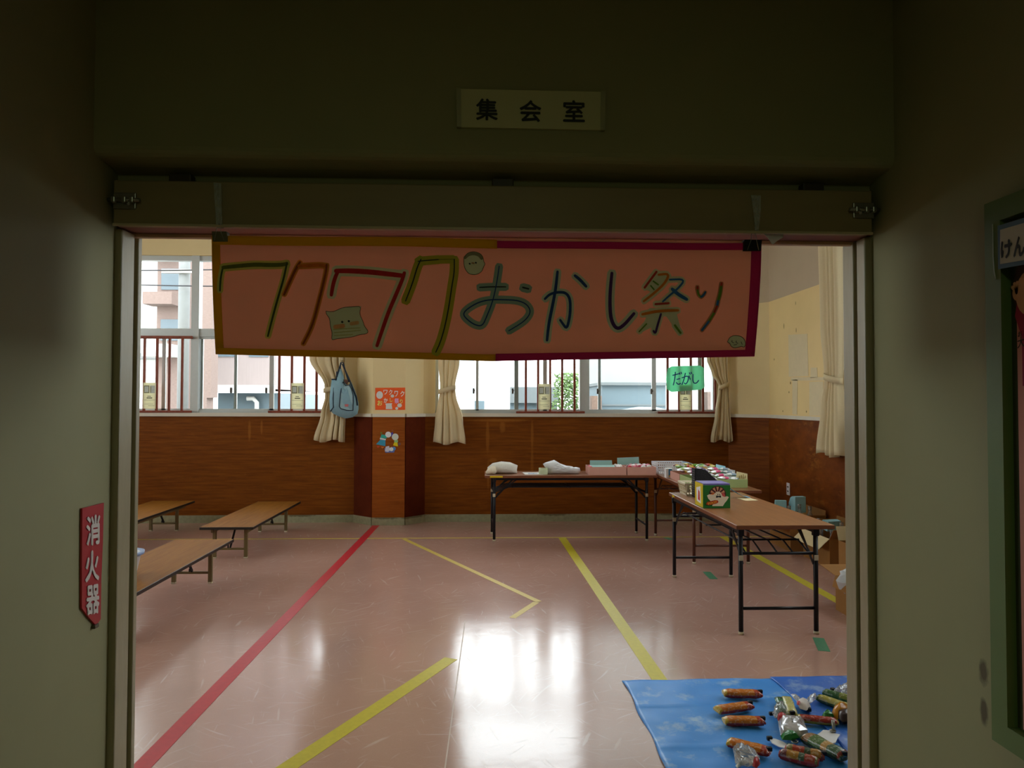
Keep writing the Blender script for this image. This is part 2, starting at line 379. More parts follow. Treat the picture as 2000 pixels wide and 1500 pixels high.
CARDIN = M('cardboard_inside', (206, 186, 144), .85, .06, 20, .05, .2)
SKYB = M('light_blue_card', (166, 224, 240), .6, .06, 20)
MIDB = M('blue_card', (64, 132, 176), .6, .06, 20)
TEALC = M('teal_grey_card', (150, 192, 186), .7, .05, 20)
PINKB = M('pink_box_card', (212, 160, 146), .7, .06, 20)
GREENB = M('pale_green_box_card', (168, 186, 122), .7, .06, 20)
YEL = M('yellow_tape', (206, 192, 52), .45, .14, 40)
YELD = M('worn_yellow_tape', (204, 178, 84), .5, .2, 60)
REDT = M('red_tape', (196, 40, 52), .4, .16, 30)
GRNT = M('green_tape', (70, 132, 96), .5, .15, 40)

# ================================================================ the room
YB = 9.1; XR = 3.54; XL = -6.9; YF = 2.12; ZC = 4.0
ZS, ZW = 1.38, 3.37
W1 = (-5.45, -1.95); W2 = (-.62, 3.02)
struct(MB().box(XL - .2, XR + .2, 1.9, YB + .2, -.12, 0).build('floor', floor_material()))
struct(MB().box(XL - .2, XR + .2, YF, YB + .2, ZC, ZC + .12).build('ceiling', CEIL))
b = MB()
for (x0, x1) in ((XL - .2, W1[0]), (W1[1], W2[0]), (W2[1], XR + .2)): b.box(x0, x1, YB, YB + .2, -.1, ZC)
for w in (W1, W2): b.box(w[0], w[1], YB, YB + .2, -.1, ZS); b.box(w[0], w[1], YB, YB + .2, ZW, ZC)
struct(b.build('wall_back', CREAM))
# splayed pillar between the windows and the splayed corner on the right
def prismz(pts, z0, z1): return MB().prism([(x, y, z0) for x, y in pts], (0, 0, z1 - z0))
PIL = [(-1.635, YB + .02), (-1.375, 8.87), (-.975, 8.87), (-.75, YB + .02)]
struct(prismz(PIL, 0, ZC).build('pillar_back', CREAM))
COR = [(3.17, YB + .02), (3.55, 8.66), (3.62, 8.66), (3.62, YB + .02)]
struct(prismz(COR, 0, 2.775).build('pillar_corner', CREAM))
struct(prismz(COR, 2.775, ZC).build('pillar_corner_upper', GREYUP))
# right wall with its window, a grey upper band above a cream one
RW = (3.6, 6.55)
b = MB()
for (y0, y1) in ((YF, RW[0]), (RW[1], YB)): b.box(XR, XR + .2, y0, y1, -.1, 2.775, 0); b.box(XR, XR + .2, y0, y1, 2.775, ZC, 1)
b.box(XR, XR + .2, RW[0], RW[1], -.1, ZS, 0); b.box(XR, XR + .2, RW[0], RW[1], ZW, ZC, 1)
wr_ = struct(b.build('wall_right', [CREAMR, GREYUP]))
PATCH = M('pale_paper_patch', (222, 206, 168), .8, .06, 25)
for pts in ([(1540, 654), (1577, 652), (1579, 734), (1541, 736)], [(1548, 742), (1558, 741), (1557, 810), (1548, 809)],
            [(1581, 746), (1608, 745), (1608, 812), (1581, 812)], [(1584, 718), (1596, 718), (1597, 737), (1583, 738)],
            [(1545, 737), (1612, 736.5), (1612, 743), (1545, 743.5)]):
    MB().prism([U(x, y, X=XR) for x, y in pts], (-.0025, 0, 0)).build('paper_patch', PATCH, wr_)
add_marks(CREAMR, [((XR, U(x, y, X=XR).y, U(x, y, X=XR).z), (.2, r, r * k), .8) for x, y, r, k in
                   ((1531, 637, .012, 3), (1555, 645, .01, 3), (1544, 748, .018, 1), (1541, 766, .014, 1), (1575, 804, .014, 1), (1512, 702, .012, 1.2), (1529, 803, .012, 1), (1554, 592, .008, 3), (1483, 700, .012, 1))],
          rgb(110, 84, 40), noise=.02)
# left wall (with an unseen window added for more daylight) and the wall the doorway is in
LW = (3.6, 7.4)
b = MB()
b.box(XL - .2, XL, YF, LW[0], -.1, ZC); b.box(XL - .2, XL, LW[1], YB, -.1, ZC); b.box(XL - .2, XL, LW[0], LW[1], -.1, ZS); b.box(XL - .2, XL, LW[0], LW[1], ZW, ZC)
struct(b.build('wall_left', CREAM))
b = MB(); b.box(XL - .2, -1.012, 1.995, YF, -.1, ZC); b.box(1.105, XR + .2, 1.995, YF, -.1, ZC); b.box(-1.012, 1.105, 1.995, YF, 2.13, ZC)
struct(b.build('wall_front', HALL))

# wainscot, sill, baseboard
Z0, Z1 = .095, 1.335
def wain(name, p, q, mat, th=.012, z0=Z0, z1=Z1):
    p = Vector((p[0], p[1], 0)); q = Vector((q[0], q[1], 0)); n = Vector(((q - p).y, -(q - p).x, 0)).normalized()
    if n.y > 0 and abs(n.y) > .2: n = -n
    if abs(n.y) <= .2 and n.x > 0 and p.x > 0: n = -n
    b = MB(); b.prism([p + Vector((0, 0, z0)), q + Vector((0, 0, z0)), q + Vector((0, 0, z1)), p + Vector((0, 0, z1))], n * th)
    return struct(b.build(name, mat))
runs = [('left', (XL, YB), PIL[0]), ('pillar_left', PIL[0], PIL[1]), ('pillar_front', PIL[1], PIL[2]), ('pillar_right', PIL[2], PIL[3]),
        ('back', PIL[3], COR[0]), ('corner', COR[0], COR[1]), ('right', (XR, 8.67), (XR, YF))]
mats_ = [WAIN, WAIND, WAINL, WAIND, WAIN, WAIN, WAINR]
for k, ((nm, p, q), mt) in enumerate(zip(runs, mats_)):
    if nm.startswith('pillar'):
        yb = lambda v: (v[0], min(v[1], YB))
        p, q = yb(p), yb(q)
    elif nm == 'back': p, q = (p[0], YB), (q[0], YB)
    elif nm == 'corner': p = (p[0], YB)
    elif nm == 'left': q = (q[0], YB)
    wain('trim_%d' % (k + 1), p, q, mt)
    wain('baseboard_' + nm, p, q, BASEP, .02, 0, Z0)
    wain('trim_%d' % (k + 11), p, q, WHITEP, .03, Z1, 1.375)
add_marks(WAIN, [((x, YB, z), (rx, .3, rz), k) for x, z, rx, rz, k in
                 ((.20, 1.29, .42, .018, .4), (.05, 1.08, .025, .22, .3), (.62, 1.10, .02, .2, .3), (.12, .78, .06, .03, .3), (.06, .6, .02, .2, .25), (-2.95, 1.15, .02, .14, .3), (-2.8, 1.2, .015, .1, .3), (.24, 1.2, .04, .08, .3), (.62, .75, .02, .22, .25))],
          rgb(176, 116, 44), noise=.03, nscale=22)
add_marks(BASEP, [((x, YB - .1, .09), (.2, .4, .02), .7) for x in (-2.3, -.9, .9, 2.4, -1.2)], rgb(86, 70, 36), noise=.06, nscale=25)

# windows
def window(name, posts, x0, x1, stiles, panes_low, flip=None):
    """posts: thick mullions (x0,x1); stiles: sash stiles of the lower row"""
    T = flip or (lambda p: p)
    root = sthing(name)
    def B(lst, nm, mt, par=root):
        mb = MB()
        for q in lst: mb.box(*q)
        mb.v = [Vector(T(v)) for v in mb.v]
        return mb.build(nm, mt, par)
    ya, yb = YB + .03, YB + .12
    B([(x0, x0 + .04, ya, yb, ZS, ZW), (x1 - .04, x1, ya, yb, ZS, ZW), (x0, x1, ya, yb, ZS, ZS + .03), (x0, x1, ya, yb, ZW - .06, ZW)], 'window_frame', ALU)
    B([(x0 - .02, x1 + .02, YB - .035, YB + .16, ZS - .045, ZS)], 'window_sill', WHITEP)
    B([(x0 + .04, x1 - .04, ya, yb, 2.345, 2.445)], 'transom', ALU)
    for (a, c) in posts: B([(a, c, ya - .02, yb, ZS, ZW)], 'mullion', ALU)
    for k, (s, w) in enumerate(stiles): B([(s - w / 2, s + w / 2, ya + .02 + .02 * (k % 2), ya + .045 + .02 * (k % 2), ZS + .03, 2.345)], 'sash_stile', ALU)
    cuts = sorted([x0 + .04] + [v for p in posts for v in p] + [x1 - .04])
    for a, c in zip(cuts[0::2], cuts[1::2]):
        B([(a, c, ya + .035, ya + .039, 2.445, ZW - .06)], 'pane', GLASS); B([(a, c, ya + .035, ya + .039, ZS + .03, 2.345)], 'pane', GLASS)
        B([(a, c, ya + .02, ya + .05, ZS + .03, ZS + .05), (a, c, ya + .02, ya + .05, 2.315, 2.345)], 'sash_rail', ALU)
    return root
w1 = window('window_1', [(-3.70, -3.605)], W1[0], W1[1], [(-4.05, .045), (-3.16, .035), (-2.70, .055), (-3.585, .03), (-4.9, .04)], 0)
w2 = window('window_2', [(1.235, 1.36)], W2[0], W2[1], [(-.085, .035), (.42, .055), (.79, .05), (1.50, .035), (2.21, .055), (2.82, .05)], 0)
window('window_3', [(4.95, 5.05)], RW[0], RW[1], [(4.3, .05), (5.9, .05)], 0, flip=lambda p: (XR + (p[1] - YB), p[0], p[2]))
window('window_4_added', [(5.45, 5.55)], LW[0], LW[1], [(4.5, .05), (6.5, .05)], 0, flip=lambda p: (XL - (p[1] - YB), p[0], p[2]))  # unseen left-wall window, added to bring in more daylight
LATCH = M('sash_latch', (90, 84, 78), .4, .1, 20, 0, .5, .6)
for w, x in ((w2, -.13), (w2, .37), (w1, -2.76), (w1, -3.2), (w2, 2.17), (w2, 1.47)):
    MB().bbox(x - .012, x + .012, YB + .02, YB + .05, 1.63, 1.70).box(x - .006, x + .018, YB + .005, YB + .02, 1.66, 1.68).build('sash_latch', LATCH, w)

# wooden guards in front of the lower panes, each with a card
def guard(xs, x0, x1, label):
    c = (x0 + x1) / 2
    g = thing('window_guard', label, 'window guard', (c, YB - .03, ZS), 0, 'wooden window guards')
    MB().bbox(x0, x1, YB - .045, YB - .012, 2.31, 2.345).build('top_rail', GUARD, g)
    MB().bbox(x0, x1, YB - .045, YB - .012, ZS, ZS + .028).build('bottom_rail', GUARD, g)
    for x in xs: MB().bbox(x - .0145, x + .0145, YB - .04, YB - .016, ZS + .028, 2.31, .003).build('bar', GUARD, g)
    return g
def gx(px): return U(px, 790, Y=YB - .03).x
guard([gx(p) for p in (256.5, 281, 305.5, 330, 355)], gx(238), gx(374), 'red-brown wooden window guard at the far left edge of the doorway view')
guard([gx(p) for p in (545, 569.5, 594, 618, 642)], gx(524), gx(658), 'red-brown wooden window guard beside the curtain with the blue bag')
guard([gx(p) for p in (1027, 1051, 1074.5, 1098, 1122)], gx(1008), gx(1142), 'red-brown wooden window guard in the middle of the right back window')
guard([gx(p) for p in (1304, 1326.5, 1349.5, 1373, 1397)], gx(1285), gx(1416), 'red-brown wooden window guard behind the green paper sign')
CREAMC = M('cream_notice_card', (240, 238, 212), .7, .05, 20, trans=.45)
OLV = M('card_photo_olive', (120, 118, 70), .6, .4, 40); PALEG = M('card_photo_pale', (196, 204, 196), .6, .3, 40)
def ncard(px0, px1, label):
    x0, x1 = gx(px0), gx(px1); z0, z1 = ZS + .05, ZS + .375; y = YB - .052
    c = thing('notice_card', label, 'card', ((x0 + x1) / 2, y, z0), 0, 'cards strapped to the window guards')
    MB().box(x0, x1, y, y + .004, z0, z1).build('sheet', CREAMC, c)
    w = x1 - x0; xm = (x0 + x1) / 2
    MB().box(x0 + .01, xm - .004, y - .001, y, z1 - .13, z1 - .035).box(x0 + .018, xm - .012, y - .0016, y - .001, z1 - .12, z1 - .045, 1).build('picture', [OLV, PALEG], c)
    MB().box(xm + .004, x1 - .012, y - .001, y, z1 - .13, z1 - .035).box(xm + .012, xm + .02, y - .0016, y - .001, z1 - .125, z1 - .045, 1).build('picture', [PALEG, OLV], c)
    t = MB()
    for (za, u0, u1, h) in ((.165, .34, .62, .008), (.185, .28, .72, .012), (.215, .06, .94, .003), (.265, .1, .8, .003), (.285, .4, .9, .003)):
        t.box(x0 + w * u0, x0 + w * u1, y - .001, y, z1 - za - h, z1 - za)
    t.build('print', M('card_print', (92, 92, 78), .7, .2, 60), c)
ncard(281, 305.5, 'cream notice card on the guard at the far left of the view')
ncard(569.5, 594, 'cream notice card on the guard beside the curtain with the blue bag')
ncard(1051, 1074.5, 'cream notice card on the guard in the middle of the right back window')
ncard(1326.5, 1349.5, 'cream notice card half hidden under the green paper sign')

# ================================================================ curtains
def curtain(name_label, keys, Y, folds=5, amp=.035, tie=None, along='x', ztop=3.5):
    """keys: (z, left, right) of the gathered cloth, top to bottom"""
    nU, nV = folds * 12, 40
    keys = sorted(keys, key=lambda k: -k[0]); vs = []; fs = []
    zt, zb = keys[0][0], keys[-1][0]
    ph = random.random() * 6
    for j in range(nV + 1):
        z = zt + (zb - zt) * j / nV
        for a, c in zip(keys[:-1], keys[1:]):
            if a[0] >= z >= c[0] - 1e-6:
                t = (a[0] - z) / (a[0] - c[0]); t = t * t * (3 - 2 * t); l = a[1] + (c[1] - a[1]) * t; r = a[2] + (c[2] - a[2]) * t; break
        am = amp * (1.0 if z < (tie or 0) else .8) * min(1.3, .55 + abs(r - l) * 1.6)
        for i in range(nU + 1):
            u = i / nU; uu = u + .035 * math.sin(u * 9 + ph * 3) + .02 * math.sin(u * 17 + ph + .4 * z); w = math.sin(uu * folds * 2 * PI + ph); w = math.copysign(abs(w) ** .7, w) * (.7 + .3 * math.sin(u * 5 + ph * 2))
            x = l + (r - l) * u + .008 * math.sin(u * folds * 2 * PI + 1.2 + ph)
            y = Y + am * w
            zz = z + (.018 * math.sin(u * 9 + ph) if j == nV else 0)
            vs.append((x, y, zz) if along == 'x' else (y, x, zz))
    for j in range(nV):
        for i in range(nU): a = j * (nU + 1) + i; fs.append((a, a + 1, a + nU + 2, a + nU + 1))
    c = thing('curtain', name_label, 'curtain', (keys[-1][1], Y, zb) if along == 'x' else (Y, keys[-1][1], zb), 0, 'tied cream curtains')
    MB().add(vs, fs, 0, True).build('cloth', CLOTH, c, solid=.004, recalc=False)
    if tie:
        z = tie
        for a, k2 in zip(keys[:-1], keys[1:]):
            if a[0] >= z >= k2[0]: t = (a[0] - z) / (a[0] - k2[0]); l = a[1] + (k2[1] - a[1]) * t; r = a[2] + (k2[2] - a[2]) * t
        ring = []
        cx = (l + r) / 2; rx = (r - l) / 2 + .012; ry = amp * 1.25 + .012
        tb = MB(); n = 20; vv = []; ff = []
        for q in range(n):
            t = 2 * PI * q / n
            for dz in (-.03, .03):
                x = cx + rx * math.cos(t); y = Y + ry * math.sin(t); zz = z + dz + .03 * math.cos(t)
                vv.append((x, y, zz) if along == 'x' else (y, x, zz))
        for q in range(n): k = (q + 1) % n; ff.append((2 * q, 2 * k, 2 * k + 1, 2 * q + 1))
        tb.add(vv, ff, 0, True).build('tieback', CLOTH, c, solid=.004)
        l0, l1 = (cx - rx - .02, cx + rx + .02)
    hd = MB(); k0 = keys[0]
    if along == 'x': hd.box(k0[1] - .02, k0[2] + .02, Y - .045, Y + .045, k0[0] - .02, k0[0] + .05)
    else: hd.box(Y - .045, Y + .045, k0[1] - .02, k0[2] + .02, k0[0] - .02, k0[0] + .05)
    hd.build('heading_tape', CLOTH, c)
    return c
def cx(px, py): return U(px, py, Y=9.0).x
YC = 8.99
curtain('cream curtain tied back behind the hanging blue bag', [(3.42, -2.42, -1.72), (2.07, -2.19, -1.74), (1.72, -2.0, -1.74), (1.6, -1.99, -1.74), (1.38, -2.04, -1.74), (1.03, -2.13, -1.745)], YC, 5, .034, 1.69)
curtain('cream curtain tied back to the right of the pillar', [(3.42, -.72, -.2), (2.05, -.585, -.315), (1.7, -.56, -.372), (1.62, -.57, -.36), (1.3, -.62, -.27), (1.0, -.645, -.235)], YC, 4, .036, 1.68)
curtain('cream curtain tied back between the green sign and the corner', [(3.42, 2.68, 3.12), (2.08, 2.87, 3.13), (1.9, 2.93, 3.13), (1.745, 3.02, 3.135), (1.66, 3.01, 3.14), (1.4, 2.975, 3.16), (1.03, 2.915, 3.19)], YC, 5, .03, 1.74)
curtain('long cream curtain tied back on the right-hand wall by the jamb', [(3.42, 6.70, 7.13), (2.3, 6.68, 7.09), (1.82, 6.70, 7.02), (1.75, 6.72, 7.01), (1.5, 6.70, 7.08), (1.0, 6.66, 7.19)], 3.44, 4, .034, 1.765, along='y')
struct(MB().box(-2.6, -1.6, 8.95, 9.03, 3.46, 3.52).box(-.8, 3.16, 8.95, 9.03, 3.46, 3.52).build('trim_30', WHITEP))
struct(MB().box(3.40, 3.48, 3.5, 7.2, 3.46, 3.52).build('trim_31', WHITEP))

# ================================================================ markings on the floor
def tape(pts, w, mat, name, label, cat='floor tape', z=.0012, group=None):
    pts = [Vector((p[0], p[1], 0)) for p in pts]; b = MB()
    d = (pts[1] - pts[0]).normalized(); a = Vector((-d.y, d.x, 0)) * w / 2
    b.prism([p + Vector((0, 0, .0002)) for p in (pts[0] - a, pts[1] - a, pts[1] + a, pts[0] + a)], (0, 0, z))
    return tag(b.build(name, mat), label, cat, group)
tape([(-1.32, 8.84), (-1.435, 2.2)], .085, REDT, 'floor_tape', 'red tape line running across the floor to the pillar', z=.0016)
tape([(-6.5, 8.03), (3.3, 8.0)], .045, YELD, 'floor_tape', 'thin pale yellow tape line running parallel to the back wall', z=.0008)
tape([(.885, 7.99), (.985, 3.2)], .085, YEL, 'floor_tape', 'yellow tape line running from under the back table to the tarp')
tape([(2.715, 8.0), (2.73, 3.4)], .085, YEL, 'floor_tape', 'yellow tape line running beside the cardboard boxes')
tape([(-.88, 7.97), (.425, 5.45)], .05, YELD, 'floor_tape', 'narrow yellow tape slanting away from the red line to a point')
tape([(.405, 5.44), (.205, 5.05)], .05, YELD, 'floor_tape', 'short worn yellow tape stub turning back from the point', z=.0006)
tape([(-.19, 4.27), (-1.02, 2.62)], .085, YEL, 'floor_tape', 'bold yellow tape line slanting towards the doorway')
for (p, q), lb in zip((((1598, 1246), (1610, 1272)), ((1380, 1117), (1394, 1131)), ((1300, 1050), (1312, 1054))),
                      ('green tape piece on the floor right of the nearest table leg', 'green tape piece on the floor beneath the near table', 'green tape piece on the floor between the tables')):
    tape([U(*p, Z=0), U(*q, Z=0)], .07, GRNT, 'floor_tape', lb, group='green tape pieces on the floor')
struct(MB().prism([Vector((x, y, .0001)) for x, y in ((-.128, 5.0), (-.122, 5.0), (-.166, 2.2), (-.172, 2.2))], (0, 0, .0008)).build('trim_32', M('floor_seam', (206, 186, 172), .4, .1, 40)))

# ================================================================ doorway
fr = sthing('door_1')
XJL, XJR = -.9955, 1.089
MB().bbox(XJL - .06, XJL, 1.985, 2.056, 0, 2.0, .004).build('jamb', FRAMEP, fr)
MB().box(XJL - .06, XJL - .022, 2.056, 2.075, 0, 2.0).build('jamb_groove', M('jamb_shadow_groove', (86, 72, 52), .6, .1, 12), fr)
MB().bbox(XJL - .06, XJL + .002, 2.075, 2.096, 0, 2.0, .003).build('jamb_stop', FRAMEP, fr)
MB().bbox(XJR, XJR + .06, 1.985, 2.029, 0, 2.0, .004).build('jamb', FRAMEP, fr)
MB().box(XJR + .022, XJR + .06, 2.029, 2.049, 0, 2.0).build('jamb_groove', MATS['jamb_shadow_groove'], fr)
MB().bbox(XJR, XJR + .06, 2.049, 2.1085, 0, 2.0, .003).build('jamb_stop', FRAMEP, fr)
MB().box(XJL - .015, XJR + .02, 1.985, 2.055, 2.0035, 2.006).box(XJL - .015, XJR + .02, 1.998, 2.118, 2.006, 2.128).build('head_jamb', PINKP, fr)
MB().bbox(XJL - .01, XJR + .01, 2.055, 2.075, 1.992, 2.004, .003).build('guide_rail', M('rail_edge_paint', (200, 170, 140), .45, .1, 12), fr)

hp = thing('door_head_panel', 'long painted panel covering the door track above the doorway', 'panel', (.04, 1.95, 2.0))
MB().bbox(-1.004, 1.094, 1.95, 1.984, 2.002, 2.124, .004).build('board', HEADP, hp)
MB().bbox(-1.004, 1.094, 1.946, 1.952, 1.998, 2.006, .002).build('edge_strip', M('panel_lit_rim', (186, 170, 140), .4, .1, 12), hp)  # pale strip puts the lit lower rim into the panel's colour
for px in (350, 982, 1590):
    x = U(px, 362, Y=1.95).x; MB().bbox(x - .03, x + .03, 1.952, 1.985, 2.118, 2.145, .003).build('hinge', M('dark_hinge', (58, 48, 34), .5, .1, 20), hp)
for (px, py, sg) in ((243, 392, -1), (1687, 411, 1)):
    p = U(px, py, Y=1.945); b = MB()
    b.bbox(p.x - .03, p.x + .03, 1.944, 1.95, p.z - .022, p.z + .022, .002)
    bo = b.build('slide_bolt', STEEL, hp)
    MB().tube([(p.x - sg * .045, 1.937, p.z), (p.x + sg * .04, 1.937, p.z)], .0055).build('rod', STEEL, bo)
    c = MB()
    for dx in (-.024, .004, .024): c.bbox(p.x + dx - .006, p.x + dx + .006, 1.929, 1.944, p.z - .009, p.z + .009, .003)
    c.tube([(p.x - sg * .02, 1.937, p.z), (p.x - sg * .02, 1.925, p.z - .014)], .004)
    c.build('keeper', STEEL, bo)
# hall: walls, header beam, ceiling, floor
XWL, XWR = -1.015, 1.112
struct(MB().box(XWL - .12, XWL, -2.6, 1.999, -.1, 2.75).build('wall_hall_left', HALL))
struct(MB().box(XWR, XWR + .12, -2.6, 1.999, -.1, 2.75).build('wall_hall_right', HALLR))
struct(MB().box(XWL - .12, XWR + .12, -2.72, -2.6, -.1, 2.75).build('wall_hall_rear', HALL))
struct(MB().box(XWL - .12, XWR + .12, -2.6, 2.0, 2.75, 2.85).build('ceiling_hall', CEIL))
struct(MB().box(XWL - .12, XWR + .12, -2.6, 1.9, -.12, 0).build('floor_hall', M('hall_floor_vinyl', (120, 104, 84), .4, .12, 9)))
hb = MB()
prof = [(1.87, 2.75), (1.87, 2.19)] + [(1.87 + .028 * (1 - math.cos(t)), 2.19 - .025 * math.sin(t)) for t in (PI / 8, PI / 4, 3 * PI / 8, PI / 2)] + [(1.96, 2.163), (2.0, 2.15), (2.0, 2.75)]
hb.prism([(XWL, y, z) for y, z in prof], (XWR - XWL, 0, 0))
struct(hb.build('beam_header', HALL))
def wallspot(px, py, r): p = U(px, py, X=XWR); return ((XWR, p.y, p.z), (.2, r[0], r[1]), .85)
add_marks(HALLR, [wallspot(1921, 1312, (.016, .03)), wallspot(1922, 1390, (.014, .032))], rgb(70, 60, 44), noise=.04, nscale=60)

# room sign
def q4(c, u, v):
    """bilinear on the corners TL, TR, BR, BL with u, v in -.5 .. .5 (v up)"""
    a = c[0] * (.5 - u) + c[1] * (.5 + u); d = c[3] * (.5 - u) + c[2] * (.5 + u); return a * (.5 + v) + d * (.5 - v)
sc = [U(893, 176, Y=1.87), U(1180, 182, Y=1.87), U(1179, 256, Y=1.87), U(894, 250, Y=1.87)]
sg = thing('room_sign', 'cream room name plate with three black characters above the doorway', 'sign', sc[3])
SIGNP = M('sign_plate_cream', (186, 182, 138), .5, .05, 10)
MB().prism([q4(sc, u, v) for u, v in ((-.5, -.5), (.5, -.5), (.5, .5), (-.5, .5))], (0, -.008, 0)).build('plate', SIGNP, sg)
for a, c in ((-.505, -.475), (.475, .505)):
    MB().prism([q4(sc, u, v) for u, v in ((a, -.51), (c, -.51), (c, .51), (a, .51))], (0, -.012, 0)).build('end_bracket', M('sign_bracket', (150, 148, 112), .4, .08, 20), sg)
for ch, px, py in (('集', 951, 214), ('会', 1036, 217), ('室', 1121, 217)):
    p = U(px, py, Y=1.861); w = .0585
    text_mb(ch, lambda u, v: Vector((p.x + u * w, 1.861, p.z + v * w)), bold=.022).build('lettering', INK, sg)

# fire extinguisher sign on the left wall
FX = XWL + .006
def fxp(x, y, o=0): q = U(x, y, X=FX); return Vector((FX + o, q.y, q.z))
fs_ = thing('fire_extinguisher_sign', 'red vertical fire extinguisher sign with white characters on the left wall', 'sign', fxp(180, 1210))
REDS = M('red_sign_plastic', (168, 30, 42), .35, .1, 8, 0, .5)
MB().prism([fxp(*p) for p in ((161, 993), (203, 982), (201, 1060), (198, 1130), (197, 1209), (188, 1222), (172, 1204), (160, 1188), (160, 1100))], (-.005, 0, 0)).build('plate', REDS, fs_)
WHS = M('sign_white', (206, 196, 190), .5, .05, 20)
for ch, (x0, x1, y0, y1) in (('消', (167, 194.5, 1006, 1065)), ('火', (165, 192.5, 1075, 1136)), ('器', (167, 193, 1142, 1200))):
    sh = -5
    cs = [fxp(x0, y0 + 2.5, .0015), fxp(x1, y0 - 2.5, .0015), fxp(x1, y1 - 2.5, .0015), fxp(x0, y1 + 2.5, .0015)]
    text_mb(ch, lambda u, v: q4(cs, u, v), bold=.03).build('lettering', WHS, fs_)
MB().bbox(FX - .006, FX + .004, fxp(187, 1222).y - .01, fxp(187, 1222).y + .01, fxp(187, 1222).z - .006, fxp(187, 1222).z + .004, .002).build('clip', M('sign_clip', (80, 70, 50), .5, .1, 20), fs_)

# notice board on the right wall
nb = thing('notice_board', 'green framed notice board with a pink poster on the right wall', 'notice board', (XWR, 1.0, .80))
GRF = M('green_frame_paint', (84, 106, 56), .5, .12, 10, .03)
ZT, ZBt, YN, YX = 1.955, .81, .35, 1.487
fw, ft = .046, .03
MB().box(XWR - ft, XWR, YX - fw, YX, ZBt, ZT).build('frame_side', GRF, nb); MB().box(XWR - ft, XWR, YN, YN + fw, ZBt, ZT).build('frame_side', GRF, nb)
MB().box(XWR - ft, XWR, YN + fw, YX - fw, ZT - fw, ZT).build('frame_rail', GRF, nb); MB().box(XWR - ft, XWR, YN + fw, YX - fw, ZBt, ZBt + fw).build('frame_rail', GRF, nb)
MB().box(XWR - .008, XWR, YN + fw, YX - fw, ZBt + fw, ZT - fw).build('backing', M('board_felt', (62, 66, 40), .9, .1, 40), nb)
ps = thing('poster', 'pink poster with a drawn child pinned inside the green notice board', 'poster', (XWR - .008, 1.0, .86))
MB().box(XWR - .0105, XWR - .0085, .5, YX - fw - .018, .86, 1.80).build('sheet', M('pink_poster_paper', (196, 132, 120), .8, .08, 12), ps)
XP = XWR - .011
def nbp(x, y, o=0): q = U(x, y, X=XP); return Vector((XP - o, q.y, q.z))
SKIN = M('drawn_skin', (200, 150, 116), .8, .05, 20); HAIRD = M('drawn_hair', (56, 38, 30), .8, .1, 20); MAG = M('drawn_magenta', (150, 40, 70), .8, .08, 20)
def disc3(c, ry, rz, x, n=24): return [Vector((x, c.y + ry * math.cos(2 * PI * k / n), c.z + rz * math.sin(2 * PI * k / n))) for k in range(n)]
hc = nbp(2011, 560); fig = MB()
fig.prism(disc3(hc, .046, .062, XP), (-.0006, 0, 0), 1).prism(disc3(hc + Vector((0, 0, -.012)), .036, .046, XP - .0008), (-.0006, 0, 0), 0)
fig.prism([Vector((XP, hc.y + dy, hc.z + dz)) for dy, dz in ((.012, -.05), (.034, -.03), (.04, -.055), (.022, -.1), (.022, -.2), (-.06, -.2), (-.05, -.05))], (-.0007, 0, 0), 2)
fig.prism(disc3(nbp(1987, 572), .012, .016, XP), (-.0012, 0, 0), 0)
for a in (-.5, 0, .5, 1.0):
    c0 = nbp(1987, 572); fig.ribbon([c0 + Vector((-.001, 0, 0)), c0 + Vector((-.001, .016 * math.cos(a + 1.2), .022 * math.sin(a + 1.2)))], .007, (-1, 0, 0), 0)
fig.build('drawing', [SKIN, HAIRD, MAG], ps)
for ch, x, y, w, h in (('お', 1993, 652, 8, 10), ('大', 1995, 668, 14, 22)):
    text_mb(ch, lambda u, v: nbp(x + u * w, y - v * h - u * 4, .0005), bold=.01).build('lettering', INK, ps)
XLB = XWR - ft - .003
def lbp(x, y, o=0): q = U(x, y, X=XLB); return Vector((XLB - o, q.y, q.z))
lb = thing('header_label', 'white label with blue border and black hiragana on the notice board', 'label', lbp(1952, 530))
lc = [lbp(1951, 441), lbp(2030, 417), lbp(2030, 512), lbp(1952, 526)]
MB().prism([v + Vector((-.002, 0, 0)) for v in lc], (-.001, 0, 0)).build('border', M('label_blue', (74, 104, 132), .6, .08, 20), lb)
lc2 = [lbp(1957, 449, .0035), lbp(2026, 429, .0035), lbp(2026, 504, .0035), lbp(1957, 516, .0035)]
MB().prism(lc2, (-.0005, 0, 0)).build('sheet', M('label_white', (176, 172, 160), .6, .05, 20), lb)
for ch, x0, x1 in (('け', 1958, 1981), ('ん', 1983, 2006)):
    cs = [lbp(x0, 472 - (x0 - 1958) * .3, .0042), lbp(x1, 472 - (x1 - 1958) * .3, .0042), lbp(x1, 507 - (x1 - 1958) * .15, .0042), lbp(x0, 507 - (x0 - 1958) * .15, .0042)]
    text_mb(ch, lambda u, v: q4(cs, u, v), bold=.05).build('lettering', INK, lb)
tag(MB().tube([lbp(1937, 437, -.002), lbp(1938, 500, -.002), lbp(1940, 530, -.002), lbp(1943, 545, -.002)], .0009).build('hanging_string', M('pale_string', (190, 190, 186), .4, .1, 30)), 'short pale string hanging down the green board frame', 'string')

